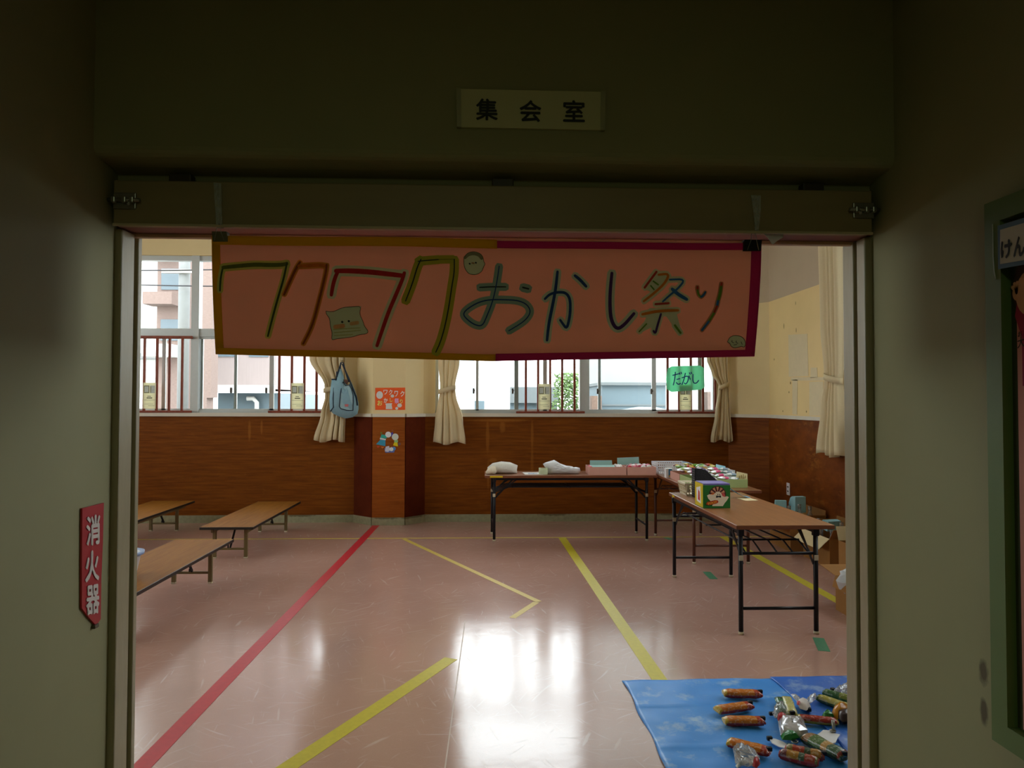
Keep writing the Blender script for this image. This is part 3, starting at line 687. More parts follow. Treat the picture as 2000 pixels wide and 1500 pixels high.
# ================================================================ banner
YBN = 1.972
def wave(x): return .006 * math.sin(x * 5.1) + .004 * math.sin(x * 11.3 + 1)
def BP(x, y, off=0):
    p = U(x, y, Y=YBN); return Vector((p.x, YBN + wave(p.x) - off, p.z))
N_ = (0, -1, 0)
def paper(name, c, tr=.22): return M(name, c, .85, .05, 10, 0, .2, trans=tr)
bn = thing('banner', 'long pink hand-lettered paper banner hanging across the doorway', 'banner', (BP(950, 700)))
def top(x): return 460.5 + (x - 413) * (473.5 - 460.5) / 1073
def bot(x): return 692 + 13.5 * min(1, (x - 421) / 545) if x < 966 else 705 - 8.5 * ((x - 966) / 506)
def lef(y): t = (y - 460) / 232; return 413.5 + 2 * t + 6 * t ** 2
def rig(y): t = max(0, (y - 473) / 224); return 1485.5 - 13.5 * t ** 1.6
def sheet(u0, u1, v0, v1, off, nu=60, nv=6, ft=None):
    """patch of the banner in its own coordinates (0..1)"""
    vs = []; fs = []
    for j in range(nv + 1):
        for i in range(nu + 1):
            u = u0 + (u1 - u0) * i / nu; v = v0 + (v1 - v0) * j / nv
            x = 413 + 1073 * u
            for _ in range(2):
                y = top(x) * (1 - v) + bot(x) * v; x = lef(y) * (1 - u) + rig(y) * u
            vs.append(BP(x, y, off))
    for j in range(nv):
        for i in range(nu): a = j * (nu + 1) + i; fs.append((a, a + 1, a + nu + 2, a + nu + 1))
    return MB().add(vs, fs, 0, True)
PKP = paper('banner_pink_paper', (240, 186, 164), .34)
sheet(0, 1, 0, 1, 0).build('sheet', PKP, bn, solid=.0006, recalc=False)
YBD = paper('banner_yellow_border', (255, 184, 24)); MBD = paper('banner_magenta_border', (226, 50, 130))
US = .52
def border(nm, mt, parts):
    mb = MB()
    for p in parts:
        q = sheet(*p, .0012, nu=max(4, int(60 * (p[1] - p[0]))), nv=4); mb.add(q.v, q.f, 0, True)
    mb.build(nm, mt, bn, solid=.0005, recalc=False)
border('border', YBD, [(0, US, 0, .075), (0, US, .945, 1), (0, .0155, .075, .945)])
border('border', MBD, [(US, 1, .01, .07), (US, 1, .94, 1), (.982, 1, .07, .94)])
def px2m(w): return w / F * YBN
ink = {}
def INKC(c):
    if c not in ink: ink[c] = M('crayon_%02x%02x%02x' % c, tuple(min(255, int(v * 1.35)) for v in c), .8, .3, 60)
    return ink[c]
PALE = paper('letter_pale_paper', (238, 236, 212), .12); PALEB = paper('letter_pale_blue_paper', (216, 230, 218), .12); OLIVEP = paper('letter_olive_paper', (196, 186, 64), .12)
def glyph(strokes, outline, ow, extra=None):
    """strokes: (points, width px, colour)"""
    mb = MB(); cols = [outline]
    for pts, w, c in strokes: mb.ribbon([BP(x, y, .0022) for x, y in pts], px2m(w + ow + 2.5), N_, 0, .0006)
    for e in (extra or []): mb.prism([BP(x, y, .0022) for x, y in e], (0, -.0006, 0), 0)
    lt = mb.build('letter', outline, bn)
    ib = MB(); cols = []
    for k, (pts, w, c) in enumerate(strokes):
        mt = INKC(c)
        if mt not in cols: cols.append(mt)
        ib.ribbon([BP(x, y, .0032 + .0002 * k) for x, y in pts], px2m(w), N_, cols.index(mt), .0004, .2)
    ib.build('stroke', cols, lt)
OL = (84, 82, 30); DKG = (52, 60, 30); ORG = (170, 84, 16); DORG = (120, 52, 14); RED = (150, 24, 26); DK = (36, 36, 40); BLU = (30, 52, 104); TEAL = (70, 104, 108)
glyph([([(430.5, 568.5), (431, 552), (433, 537), (436, 523)], 3.5, DKG), ([(436, 523), (465, 520), (498, 517), (525, 518), (552, 517.5), (561, 515)], 8, OL),
       ([(561, 513), (555, 543), (546, 573), (535.5, 610), (523.5, 657)], 4, DKG)], paper('letter_yellow_green_paper', (226, 216, 120), .12), 6)
glyph([([(586.5, 512), (579, 523.5), (567, 549), (555, 576)], 5, DORG), ([(583.5, 520), (607.5, 519), (627, 518), (639, 521)], 7, ORG),
       ([(639, 517.5), (637.5, 532.5), (631.5, 558), (622.5, 592.5), (613.5, 627), (604.5, 649.5), (592.5, 672)], 4.5, DORG)], paper('letter_orange_paper', (236, 156, 70), .12), 3)
glyph([([(648, 577.5), (651, 558), (656.5, 540), (662, 529.5)], 7.5, RED), ([(656.5, 530), (685, 530), (722.5, 532.5), (752.5, 536), (787, 540)], 10, RED),
       ([(791, 534), (787, 547.5), (775, 576), (760, 610.5), (748, 645), (737.5, 676.5)], 7.5, RED)], PALE, 9)
glyph([([(823, 508), (815.5, 523.5), (806.5, 555), (793, 589.5)], 2.5, DK), ([(817, 512), (835, 510), (857.5, 508)], 2, DK),
       ([(887.5, 507), (887.5, 532.5), (883, 558), (877, 600), (869.5, 637.5), (860.5, 669), (851.5, 688.5)], 2.5, DK), ([(857, 508), (886, 507)], 1, OL)], OLIVEP, 13)
glyph([([(936.5, 561.5), (957.5, 560), (988, 560)], 2.5, DK),
       ([(975, 519.5), (971, 548), (965, 578), (959, 597.5), (951, 617), (942.5, 637), (927.5, 635), (912.5, 624.5), (904, 614), (912.5, 603.5), (935, 590), (957.5, 585), (980, 585), (1010, 586), (1028, 593), (1036, 605), (1034, 615.5), (1022, 629), (993.5, 646)], 2.5, BLU),
       ([(1021, 561), (1032.5, 564)], 4, DK)], paper('letter_blue_paper', (160, 188, 184), .12), 11)
glyph([([(1064, 584), (1074.5, 573.5), (1092.5, 570), (1106, 572), (1113.5, 584), (1114, 605), (1112, 623), (1107, 642.5), (1100, 633.5), (1094, 624.5)], 5.5, BLU),
       ([(1089, 530), (1085, 567.5), (1077.5, 605), (1071.5, 635), (1068.5, 665)], 6, BLU), ([(1122.5, 538), (1133, 546.5), (1145, 560)], 6, BLU)], PALEB, 7)
PUR = (62, 30, 84)
glyph([([(1195, 533), (1191.5, 568), (1191, 602), (1194, 627.5), (1204.5, 643.5), (1218, 636), (1238.5, 612)], 7, PUR)], PALEB, 9)
GRN = (84, 112, 30); BL2 = (40, 84, 140); OR2 = (184, 96, 22); RD2 = (150, 44, 30)
glyph([([(1282.5, 530.5), (1259, 562)], 5.5, RD2), ([(1286, 536.5), (1308, 534), (1299.5, 552.5), (1279, 571.5), (1257, 588.5)], 5, OR2), ([(1276, 549), (1286, 556)], 3.5, GRN),
       ([(1271, 558), (1277.5, 565.5)], 3.5, GRN), ([(1308, 546), (1339, 545), (1325, 563), (1306.5, 578), (1294.5, 589)], 4, BL2), ([(1312.5, 564), (1325, 575), (1342, 585)], 7, BL2),
       ([(1280, 594), (1306.5, 592)], 5, RD2), ([(1254, 614), (1286, 607), (1325, 606)], 5.5, OR2), ([(1291, 613), (1284, 636), (1280, 652), (1276, 646)], 4.5, PUR),
       ([(1262.5, 632.5), (1248, 648)], 3.5, GRN), ([(1318, 635), (1329.5, 650.5)], 5, GRN)], PALE, 6,
      [[(1268, 602), (1322, 600), (1322, 612), (1333, 652), (1326, 654), (1302, 618), (1290, 618), (1282, 656), (1274, 652), (1272, 640), (1248, 652), (1262, 620), (1262, 612)], [(1262, 566), (1280, 540), (1304, 538), (1296, 556), (1276, 572)]])
RBW = paper('letter_rainbow_paper', (214, 156, 122), .12)
glyph([([(1362.5, 560), (1362.5, 566)], 5, RD2), ([(1362.5, 566), (1364, 575), (1369, 580)], 3.5, GRN), ([(1369, 580), (1374, 577), (1378, 570)], 4, BL2)], RBW, 1.5)
glyph([([(1409, 553), (1408, 560)], 5, RD2), ([(1408, 560), (1406, 574), (1402, 588)], 5.5, GRN), ([(1402, 588), (1400, 598)], 6, BL2), ([(1400, 598), (1394, 612)], 5, RD2),
       ([(1394, 612), (1384, 628)], 5, GRN), ([(1384, 628), (1371, 645)], 5, BL2)], RBW, 1.5)
def cutout(outline, marks, mt=PALE):
    mb = MB(); mb.prism([BP(x, y, .0022) for x, y in outline], (0, -.0008, 0))
    o = mb.build('paper_cutout', mt, bn)
    k = MB(); cols = []
    loop = outline + [outline[0]]
    marks = [(loop, 1.1, (70, 66, 50))] + marks
    for j, (pts, w, c) in enumerate(marks):
        if INKC(c) not in cols: cols.append(INKC(c))
        k.ribbon([BP(x, y, .0034 + .0001 * j) for x, y in pts], px2m(w), N_, cols.index(INKC(c)), .0003)
    k.build('drawing', cols, o)
cutout([(637.5, 608), (652, 610), (670, 601), (690, 600), (707, 599), (703, 613), (711, 630), (713, 638), (721, 648), (717, 653), (704, 654), (690, 659), (670, 661), (659, 662), (648, 665), (650, 650), (646, 638), (645, 622), (638, 614)],
       [([(669, 629), (670, 630)], 4, DK), ([(682, 627.5), (683, 628.5)], 4, DK), ([(655, 639), (672, 637)], 8, (196, 120, 84)), ([(687, 633), (700, 631)], 7, (196, 130, 92)), ([(652, 644), (705, 641)], 1.2, (150, 140, 80)), ([(654, 650), (706, 646)], 1.2, (150, 140, 80)), ([(654, 656), (690, 654)], 1.2, (150, 140, 80))])
cutout([(906, 506), (911, 496), (922, 491.5), (934, 493), (943, 500), (945, 512), (948, 515), (944, 522), (941, 531), (930, 537), (917, 536), (910, 529), (906, 519)],
       [([(908, 504), (914, 498), (924, 495), (936, 498), (941, 505)], 6, (110, 104, 84)), ([(917, 515), (918, 516)], 3, DK), ([(929, 513), (930, 514)], 3, DK), ([(922, 514), (926, 514.5)], 3, (150, 110, 80))])
cutout([(1420, 668), (1424, 659), (1433, 655), (1446, 657), (1453, 664), (1455, 674), (1451, 679), (1447, 676), (1443, 678), (1434, 680), (1427, 677), (1425, 671)],
       [([(1429, 665), (1428, 668), (1432, 670)], 1, DK), ([(1437, 666), (1436, 669), (1440, 671)], 1, DK), ([(1432, 674), (1438, 673)], 1, DK), ([(1446, 668), (1448, 673)], 1, DK)], PALE)

# clips and tape that hold the banner
def clip(pc, w, h, label, mt):
    p = U(pc[0], pc[1], Y=YBN); y = YBN + wave(p.x)
    c = thing('binder_clip', label, 'binder clip', (p.x, y, p.z - h / 2), 0, 'binder clips holding the banner')
    MB().add([(p.x - w / 2, y - .012, p.z + h / 2), (p.x + w / 2, y - .012, p.z + h / 2), (p.x + w / 2, y - .004, p.z - h / 2), (p.x - w / 2, y - .004, p.z - h / 2),
              (p.x - w / 2, y + .012, p.z + h / 2), (p.x + w / 2, y + .012, p.z + h / 2), (p.x + w / 2, y + .003, p.z - h / 2), (p.x - w / 2, y + .003, p.z - h / 2)],
             [(0, 1, 2, 3), (7, 6, 5, 4), (0, 4, 5, 1), (0, 3, 7, 4), (1, 5, 6, 2), (3, 2, 6, 7)]).build('body', mt, c)
    for s in (-1, 1):
        MB().tube([(p.x + s * w * .32, y - .010, p.z - h * .45), (p.x + s * w * .16, y - .016, p.z + h * .4), (p.x + s * w * .12, y - .014, p.z + h * 1.0), (p.x, y - .013, p.z + h * 1.12)], .0009, 6).build('wire_handle', STEEL, c)
    return c
clip((431, 463), .04, .026, 'small grey binder clip holding the yellow corner of the banner', M('grey_clip_steel', (112, 106, 84), .4, .15, 20, 0, .5, .5))
clip((1467, 481), .05, .03, 'black binder clip holding the magenta corner of the banner', BLACKM)
def strip(pts, label):
    vs = [U(x, y, Y=1.9435 if y < 446 else YBN - .02) for x, y in pts]
    b = MB(); n = len(vs) // 2
    for k in range(n - 1): b.add([vs[k], vs[k + 1], vs[2 * n - 2 - k], vs[2 * n - 1 - k]], [(0, 1, 2, 3)])
    return tag(b.build('clear_tape', TAPE, solid=.0008), label, 'tape', 'clear tape strips on the door head')
strip([(417, 356), (420, 400), (422, 436), (424, 446), (437, 446), (434, 436), (433, 400), (432, 358)], 'clear tape strip hanging over the door panel above the grey clip')
strip([(1467, 381), (1471, 410), (1474, 438), (1474, 455), (1481, 455), (1483, 438), (1486, 410), (1486, 382)], 'twisted clear tape strip over the door panel above the black clip')
b = MB(); vs = [U(x, y, Y=1.9645) for x, y in ((1491, 456), (1511, 457), (1530, 457), (1529, 464), (1517, 471), (1509, 478), (1500, 466))]
b.prism(vs, (0, -.001, 0)); tag(b.build('tape_end', M('white_tape_end', (214, 210, 206), .5, .06, 30, trans=.3)), 'loose whitish tape end hanging right of the black clip', 'tape')

# ================================================================ pillar decorations and bag
YP = 8.868
def PP(x, y, o=0, Y=None): q = U(x, y, Y=YP if Y is None else Y); return Vector((q.x, q.y - o, q.z))
po = thing('event_poster', 'orange paper poster with white cutouts on the pillar', 'poster', PP(762, 801))
MB().prism([PP(*p) for p in ((733, 757.5), (791.5, 757), (791.5, 800.5), (733, 800.5))], (0, -.003, 0)).build('sheet', M('orange_paper', (240, 96, 36), .8, .05, 20), po)
CUTW = M('poster_white_cutout', (222, 220, 216), .8, .06, 40)
def dpts(cx_, cy_, rx, ry, n=16, f=PP, o=.0035): return [f(cx_ + rx * math.cos(2 * PI * k / n), cy_ + ry * math.sin(2 * PI * k / n), o) for k in range(n)]
for (x, y, rx, ry) in ((741.5, 771.5, 6.5, 7.5), (766.5, 773.5, 3.5, 3), (780.5, 791.8, 4.5, 4), (775, 797.5, 2.8, 2.6)):
    MB().prism(dpts(x, y, rx, ry), (0, -.001, 0)).build('cutout', CUTW, po)
MB().prism([PP(*p, .0035) for p in ((752.5, 788), (766, 787.5), (765, 791), (766.5, 799), (753.5, 799), (754, 792))], (0, -.001, 0)).build('cutout', CUTW, po)
for ch, x, y, w, h, c in (('ワ', 753, 766, 8, 9, (226, 214, 190)), ('ク', 763, 766, 7, 10, (226, 214, 190)), ('ワ', 774, 769, 7, 11, (220, 214, 206)), ('ク', 786, 769, 8, 11, (220, 214, 206)),
                          ('お', 742, 787, 10, 10, (226, 190, 96)), ('か', 753.5, 782, 8, 9, (214, 196, 216)), ('し', 764, 781, 5, 8, (226, 190, 96)), ('祭', 775, 783, 9, 10, (190, 140, 190)), ('り', 784, 784, 5, 8, (226, 190, 90))):
    text_mb(ch, lambda u, v: PP(x + u * w, y - v * h, .0045), bold=.02).build('lettering', INKC(c), po)
wt = thing('paper_wreath', 'ring of coloured paper figures stuck on the pillar below the orange poster', 'paper decoration', PP(760, 884))
def wp(pts, c, o=.003): MB().prism([PP(x, y, o + .0115) for x, y in pts], (0, -.0012, 0)).build('cutout', M('wreath_%02x%02x%02x' % c, c, .8, .06, 40), wt)
WY = lambda x, y: (720 + x / 9.37, 740 + y / 9.37)
def wq(pts): return [WY(*p) for p in pts]
def wd(x, y, r): return [WY(x + r * math.cos(2 * PI * k / 14), y + r * math.sin(2 * PI * k / 14)) for k in range(14)]
wp(wq([(215, 1115), (310, 1120), (310, 1230), (140, 1195)]), (60, 150, 180)); wp(wq([(240, 1015), (330, 1030), (335, 1090), (215, 1080)]), (50, 168, 150)); wp(wq([(212, 1075), (318, 1098), (315, 1122), (208, 1105)]), (220, 224, 222), .004)
wp(wd(362, 1018, 54), (224, 226, 226), .0045); wp(wq([(410, 985), (450, 975), (450, 1050), (410, 1055)]), (72, 64, 160)); wp(wd(488, 1060, 62), (206, 212, 200), .0042)
wp(wd(505, 1140, 36), (150, 196, 130), .0036); wp(wq([(470, 1160), (530, 1165), (540, 1235), (450, 1215)]), (224, 200, 20), .004); wp(wd(465, 1275, 34), (80, 140, 200)); wp(wd(420, 1285, 36), (220, 226, 230), .0045)
wp(wq([(315, 1240), (375, 1225), (400, 1300), (360, 1335), (300, 1325)]), (204, 204, 218), .004); wp(wq([(290, 1270), (480, 1290), (470, 1345), (310, 1350)]), (96, 110, 170), .002); wp(wq([(150, 1225), (215, 1230), (170, 1262)]), (200, 70, 40)); wp(wq([(225, 1235), (295, 1240), (250, 1275)]), (206, 110, 40)); wp(wd(565, 1190, 24), (110, 84, 90)); wp(wd(440, 945, 20), (150, 80, 40)); wp(wd(235, 990, 20), (120, 120, 50))

YG = 8.895
BAGC = M('light_blue_canvas', (136, 172, 186), .9, .08, 50, .15, .15); PIPE = M('navy_piping', (30, 44, 62), .7, .1, 30)
bg_ = thing('tote_bag', 'light blue tote bag with navy piping hung over the tied curtain', 'bag', PP(670, 817, 0, YG))
def gp(x, y, o=0): return PP(580 + x / 5.882, 690 + y / 5.882, o, YG)
body = [(400, 300), (455, 300), (480, 200), (505, 170), (530, 240), (560, 340), (590, 370), (625, 330), (655, 400), (690, 500), (705, 570), (708, 640), (695, 695), (640, 735), (560, 748), (480, 725), (410, 690), (378, 650), (372, 540), (385, 400)]
MB().pillow([gp(*p) for p in body], N_, .10, .03, 6, .002).build('body', BAGC, bg_)
def bulge(x, y):  # how far the bag's front stands out at a point (rough)
    d = min(1, math.hypot((x - 545) / 170, (y - 520) / 230)); return .012 + .09 * (1 - d * d) ** .5 if d < 1 else .012
pk = [(535, 340), (545, 330), (575, 375), (615, 365), (640, 410), (660, 480), (662, 560), (655, 655), (590, 655), (520, 635), (505, 610), (520, 460)]
MB().pillow([gp(x, y, bulge(x, y) + .004) for x, y in pk], N_, .008, 0, 3).build('pocket', M('pocket_canvas', (158, 190, 198), .9, .06, 50, .15, .15), bg_)
pp_ = MB()
pp_.tube([gp(x, y, bulge(x, y) + .008) for x, y in pk + [pk[0]]], .006, 6)
pp_.tube([gp(x, y, bulge(x, y) + .003) for x, y in ((460, 210), (455, 300), (435, 400), (430, 520), (432, 620), (385, 668))], .007, 6)
pp_.tube([gp(400, 300, .012), gp(460, 297, .03)], .008, 6)
pp_.build('piping', PIPE, bg_)
MB().tube([gp(x, y, o) for x, y, o in ((460, 270, .03), (490, 180, .03), (508, 110, .02), (530, 105, .0), (540, 150, .0), (600, 330, .02))], .009, 6).build('strap', PIPE, bg_)
MB().tube([gp(x, y, o) for x, y, o in ((505, 180, .05), (510, 120, .04), (530, 130, .035), (600, 280, .05), (650, 400, .05), (690, 510, .04), (700, 600, .03))], .009, 6).build('strap', PIPE, bg_)
MB().pillow([gp(x, y, .06) for x, y in ((545, 305), (575, 300), (600, 320), (590, 365), (565, 350))], N_, .015, .01).build('tag', M('brown_leather_tag', (84, 54, 44), .7, .1, 30), bg_)
REDL = M('red_label_print', (196, 96, 96), .7, .1, 30)
lm = MB()
for (x0, x1, y) in ((572, 608, 592), (575, 604, 606)): lm.ribbon([gp(x0, y, bulge(590, 600) + .018), gp((x0 + x1) / 2, y - 1, bulge(590, 600) + .018), gp(x1, y, bulge(590, 600) + .018)], .014, N_)
lm.build('printed_label', REDL, bg_)
tag(MB().tube([gp(510, 80, -.17), gp(510, 85, -.03), gp(512, 118, .0)], .005, 6).tube([gp(512, 60, -.17), gp(512, 95, -.165)], .008, 6).build('wall_hook', STEEL), 'small steel hook carrying the straps of the blue bag', 'hook')

# green paper sign on the window guard
gs = thing('paper_sign', 'mint green paper sign with dark hiragana taped to the window guard', 'sign', U(1340, 765, Y=YB - .06))
YSG = YB - .062
def GP(x, y, o=0): q = U(x, y, Y=YSG); return Vector((q.x, q.y - o, q.z))
MINT = M('mint_paper', (158, 234, 200), .8, .05, 20, trans=.5)
oc = [(1304, 720), (1312, 715.5), (1368, 714), (1375, 719), (1376, 756), (1370, 761), (1311, 765.5), (1303, 760), (1301, 740)]
MB().prism([GP(*p) for p in oc], (0, .0015, 0)).build('sheet', MINT, gs)
NAVY = INKC((28, 48, 110))
for strokes in ([[(1314, 733), (1326, 730)], [(1319, 727), (1318, 740), (1315, 752)], [(1322, 741), (1328, 739.5)], [(1321, 747), (1324, 751), (1329.5, 749)], [(1327, 728), (1328, 731)], [(1330, 727), (1331, 730)]],
                [[(1332, 738), (1342, 734), (1345, 737), (1343, 746), (1339, 750.5), (1336.5, 748)], [(1338.5, 729), (1336, 741), (1332, 751)], [(1345.5, 734), (1348, 741)], [(1346.5, 728), (1348, 731)], [(1349.5, 727), (1351, 730)]],
                [[(1353.5, 731), (1353, 744), (1356, 749), (1361, 748), (1364.5, 743)]]):
    m_ = MB()
    for s_ in strokes: m_.ribbon([GP(x, y, .001) for x, y in s_], .013, N_)
    m_.build('lettering', NAVY, gs)

# ================================================================ folding tables
def rod(b, p, q, r=.008, m=0): return b.tube([p, q], r, 8, m)
def folding_table(label, xa, xb, ya, yb, legs, h, long_x, top_mat, steel, group='tall folding tables'):
    """top rectangle xa..xb, ya..yb; legs: two end pairs [((x,y),(x,y)), ((x,y),(x,y))]"""
    t = thing('folding_table', label, 'table', ((xa + xb) / 2, (ya + yb) / 2, 0), 0, group)
    MB().bbox(xa, xb, ya, yb, h - .028, h, .003).build('tabletop', top_mat, t)
    e = MB(); e.box(xa - .001, xb + .001, ya - .001, ya + .004, h - .027, h - .003).box(xa - .001, xb + .001, yb - .004, yb + .001, h - .027, h - .003).box(xa - .001, xa + .004, ya, yb, h - .027, h - .003).box(xb - .004, xb + .001, ya, yb, h - .027, h - .003)
    e.build('edge_strip', EDGEW, t)
    ends = []
    for pr in legs:
        for (x, y) in pr:
            l = MB().tube([(x, y, .015), (x, y, h - .05)], .0155, 12).bbox(x - .019, x + .019, y - .019, y + .019, h - .075, h - .028, .004).build('leg', steel, t)
            MB().tube([(x, y, 0), (x, y, .02)], .018, 12).build('foot_cap', CAP, l)
            MB().bbox(x - .017, x + .012, y - .0185, y - .014, h - .235, h - .2, .002).build('lock_tab', M('pale_lock_tab', (196, 186, 160), .5, .1, 20), l)
        (x0, y0), (x1, y1) = pr
        rod(MB(), (x0, y0, .17), (x1, y1, .17), .011).build('stretcher', steel, t)
        rod(MB(), (x0, y0, h - .19), (x1, y1, h - .19), .010).build('stretcher', steel, t)
        ends.append(((x0 + x1) / 2, (y0 + y1) / 2))
    c0, c1 = Vector(ends[0] + (0,)), Vector(ends[1] + (0,)); d = (c1 - c0).normalized()
    sd = Vector((legs[0][1][0] - legs[0][0][0], legs[0][1][1] - legs[0][0][1], 0)); W = sd.length; sd.normalize()
    sh = MB(); zs = h - .135
    for k in range(5):
        o = sd * (W * (-.42 + .21 * k))
        a = c0 + o + d * .16; e_ = c1 + o - d * .16
        sh.tube([c0 + o + d * .012 + Vector((0, 0, h - .19)), a + Vector((0, 0, zs)), e_ + Vector((0, 0, zs)), c1 + o - d * .012 + Vector((0, 0, h - .19))], .006, 6)
    for f in (.12, .5, .88):
        p = c0 + (c1 - c0) * f; sh.tube([p - sd * W * .45 + Vector((0, 0, zs)), p + sd * W * .45 + Vector((0, 0, zs))], .007, 6)
    sh.build('shelf_rack', steel, t)
    for ci, s in ((c0, 1), (c1, -1)):
        for o in (-.47, .47):
            p = ci + sd * W * o
            MB().bar(p + Vector((0, 0, h - .26)), p + d * s * .22 + Vector((0, 0, h - .03)), .006, .018).bar(p + d * s * .03 + Vector((0, 0, h - .21)), p + d * s * .27 + Vector((0, 0, h - .03)), .005, .014).build('folding_brace', steel, t)
    ap = MB()
    for o in (-.5, .5):
        ap.bar(c0 + sd * W * o + d * .0 + Vector((0, 0, h - .041)), c1 + sd * W * o + Vector((0, 0, h - .041)), .02, .026)
    ap.build('under_rail', steel, t)
    return t
H = .72
tb1 = folding_table('long folding table with black legs in front of the back wall', .015, 1.915, 7.785, 8.30, [((.118, 7.82), (.10, 8.265)), ((1.80, 7.80), (1.784, 8.262))], H, True, DESKX, BLACKM)
MB().box(.07, .21, 7.782, 7.785, H - .022, H - .004).build('yellow_sticker', M('yellow_sticker', (216, 186, 24), .5, .1, 30), tb1)
MB().box(.93, .97, 7.808, 7.811, H - .05, H - .038).build('name_plate', M('small_brass_plate', (120, 108, 80), .4, .1, 30, 0, .5, .5), tb1)
tb2 = folding_table('folding table with brown legs standing crosswise behind the near table', 1.935, 2.55, 6.44, 8.28, [((1.99, 6.675), (2.505, 6.665)), ((1.975, 8.12), (2.50, 8.12))], H, False, DESK, BROWNM)
tb3 = folding_table('nearest folding table with black legs carrying the green box', 1.656, 2.31, 4.607, 6.305, [((1.695, 4.645), (2.196, 4.64)), ((1.667, 6.175), (2.164, 6.165))], H, False, DESK, BLACKM)
MB().box(1.653, 1.656, 6.12, 6.19, H - .022, H - .006).build('yellow_sticker', MATS['yellow_sticker'], tb3)

# ---------------------------------------------------------------- things on the back table
def outl(pts, Y, z=None): return [U(x, y, Y=Y) for x, y in pts]
tw = thing('towel_bundle', 'rolled white towel on the left end of the back table', 'towel', (.2, 8.02, H))
b = MB(); o_ = [(.07, .0), (.04, .03), (.045, .07), (.1, .115), (.2, .135), (.30, .125), (.385, .09), (.375, .04), (.38, 0)]
b.pillow([Vector((x + .0, 8.02, H + z)) for x, z in o_], N_, .10, .10, 6, .003, power=.6).build('roll', M('white_towel', (226, 224, 214), .95, .06, 60, .3, .1), tw)
MB().pillow([Vector((x, 7.95, H + z)) for x, z in ((.03, 0), (.02, .02), (.04, .05), (.09, .09), (.14, .085), (.15, .03), (.13, 0))], N_, .06, .04, 5, .003).build('folded_end', M('cream_towel', (232, 222, 200), .95, .06, 60, .3, .1), tw)
pd = thing('paper_sheet', 'white paper sheet with blue drawing lying left of the tape roll', 'paper', (.53, 7.98, H))
MB().prism([(.44, 8.1, H + .001), (.46, 7.87, H + .001), (.66, 7.87, H + .001), (.64, 8.12, H + .001)], (0, 0, .003)).build('sheet', WHITE, pd)
m_ = MB()
for pts in ([(.5, 7.96), (.53, 7.99), (.56, 7.95)], [(.56, 7.97), (.6, 7.99)], [(.5, 7.92), (.6, 7.93)]): m_.ribbon([Vector((x, y, H + .0042)) for x, y in pts], .012, (0, 0, 1))
m_.build('drawing', INKC((40, 70, 130)), pd)
tr = thing('tape_roll', 'roll of pale green tape beside the white plastic bag', 'tape', (.665, 7.9, H))
MB().lathe([(.05, .001), (.05, .07), (.036, .07), (.036, .001), (.05, .001)], (.665, 7.92, H), 28).build('tape', M('pale_green_tape', (196, 206, 168), .5, .05, 20), tr)
MB().lathe([(.0365, .001), (.0365, .069), (.033, .069), (.033, .001), (.0365, .001)], (.665, 7.92, H), 28).build('core', CARD, tr)
pb = thing('plastic_bag', 'crumpled white plastic bag in the middle of the back table', 'bag', (.9, 7.98, H))
o_ = [(.70, .0), (.705, .05), (.69, .07), (.665, .11), (.69, .125), (.74, .14), (.79, .155), (.86, .115), (.93, .09), (1.0, .08), (1.03, .06), (1.08, .065), (1.09, .03), (1.07, 0), (.95, .006), (.82, .003)]
MB().pillow([Vector((x, 7.97, H + z)) for x, z in o_], N_, .09, .09, 6, .009, power=.6).build('film', M('white_bag_film', (238, 240, 242), .4, .03, 30, .2, .4, trans=.15), pb)
def open_box(b, x0, x1, y0, y1, z0, z1, t=.004, m=0):
    b.box(x0 + t, x1 - t, y0 + t, y1 - t, z0 + .0005, z0 + t, m).box(x0, x1, y0, y0 + t, z0, z1, m).box(x0, x1, y1 - t, y1, z0, z1, m).box(x0, x0 + t, y0 + t, y1 - t, z0, z1, m).box(x1 - t, x1, y0 + t, y1 - t, z0, z1, m); return b
CANDC = [(206, 60, 80), (236, 236, 240), (222, 120, 140), (230, 228, 220), (190, 60, 90), (240, 210, 214), (120, 60, 70)]
def candies(x0, x1, y0, y1, z, n, cols, r, label, group, squash=.7, clear_of=None):
    k = 0
    for i in range(n):
        x = x0 + r + (x1 - x0 - 2 * r) * ((i * .618) % 1); y = y0 + r + (y1 - y0 - 2 * r) * (i + .5) / n
        c = cols[i % len(cols)]
        a = random.random() * PI
        o = [Vector((x + math.cos(a) * r * u - math.sin(a) * r * .7 * v, y + math.sin(a) * r * u + math.cos(a) * r * .7 * v, z)) for u, v in ((-1, 0), (-.8, .7), (0, 1), (.8, .7), (1, 0), (.8, -.7), (0, -1), (-.8, -.7))]
        ob = MB().pillow(o, (random.uniform(-.2, .2), random.uniform(-.2, .2), 1), r * squash, r * squash, 4, r * .08).build('wrapped_sweet', M('sweet_%02x%02x%02x' % c, c, .3, .2, 60, 0, .5))
        tag(ob, label, 'sweet', group)
bx1 = thing('sweet_box', 'pink card box holding sweets, left one of the pair on the back table', 'box', (1.37, 7.95, H), 0, 'pink sweet boxes')
open_box(MB(), 1.165, 1.575, 7.80, 8.10, H, H + .09).build('tray', PINKB, bx1)
dv = thing('divider_card', 'teal grey card standing in the left pink box', 'card', (1.33, 7.98, H), 0, 'teal cards in the pink boxes')
MB().prism([(1.20, 8.00, H + .02), (1.46, 8.00, H + .02), (1.455, 8.03, H + .145), (1.205, 8.03, H + .145)], (0, .003, 0)).build('sheet', TEALC, dv)
MB().prism([(1.19, 7.83, H + .055), (1.47, 7.83, H + .055), (1.47, 7.985, H + .094), (1.2, 7.985, H + .094)], (0, 0, .003)).build('flap', TEALC, dv)
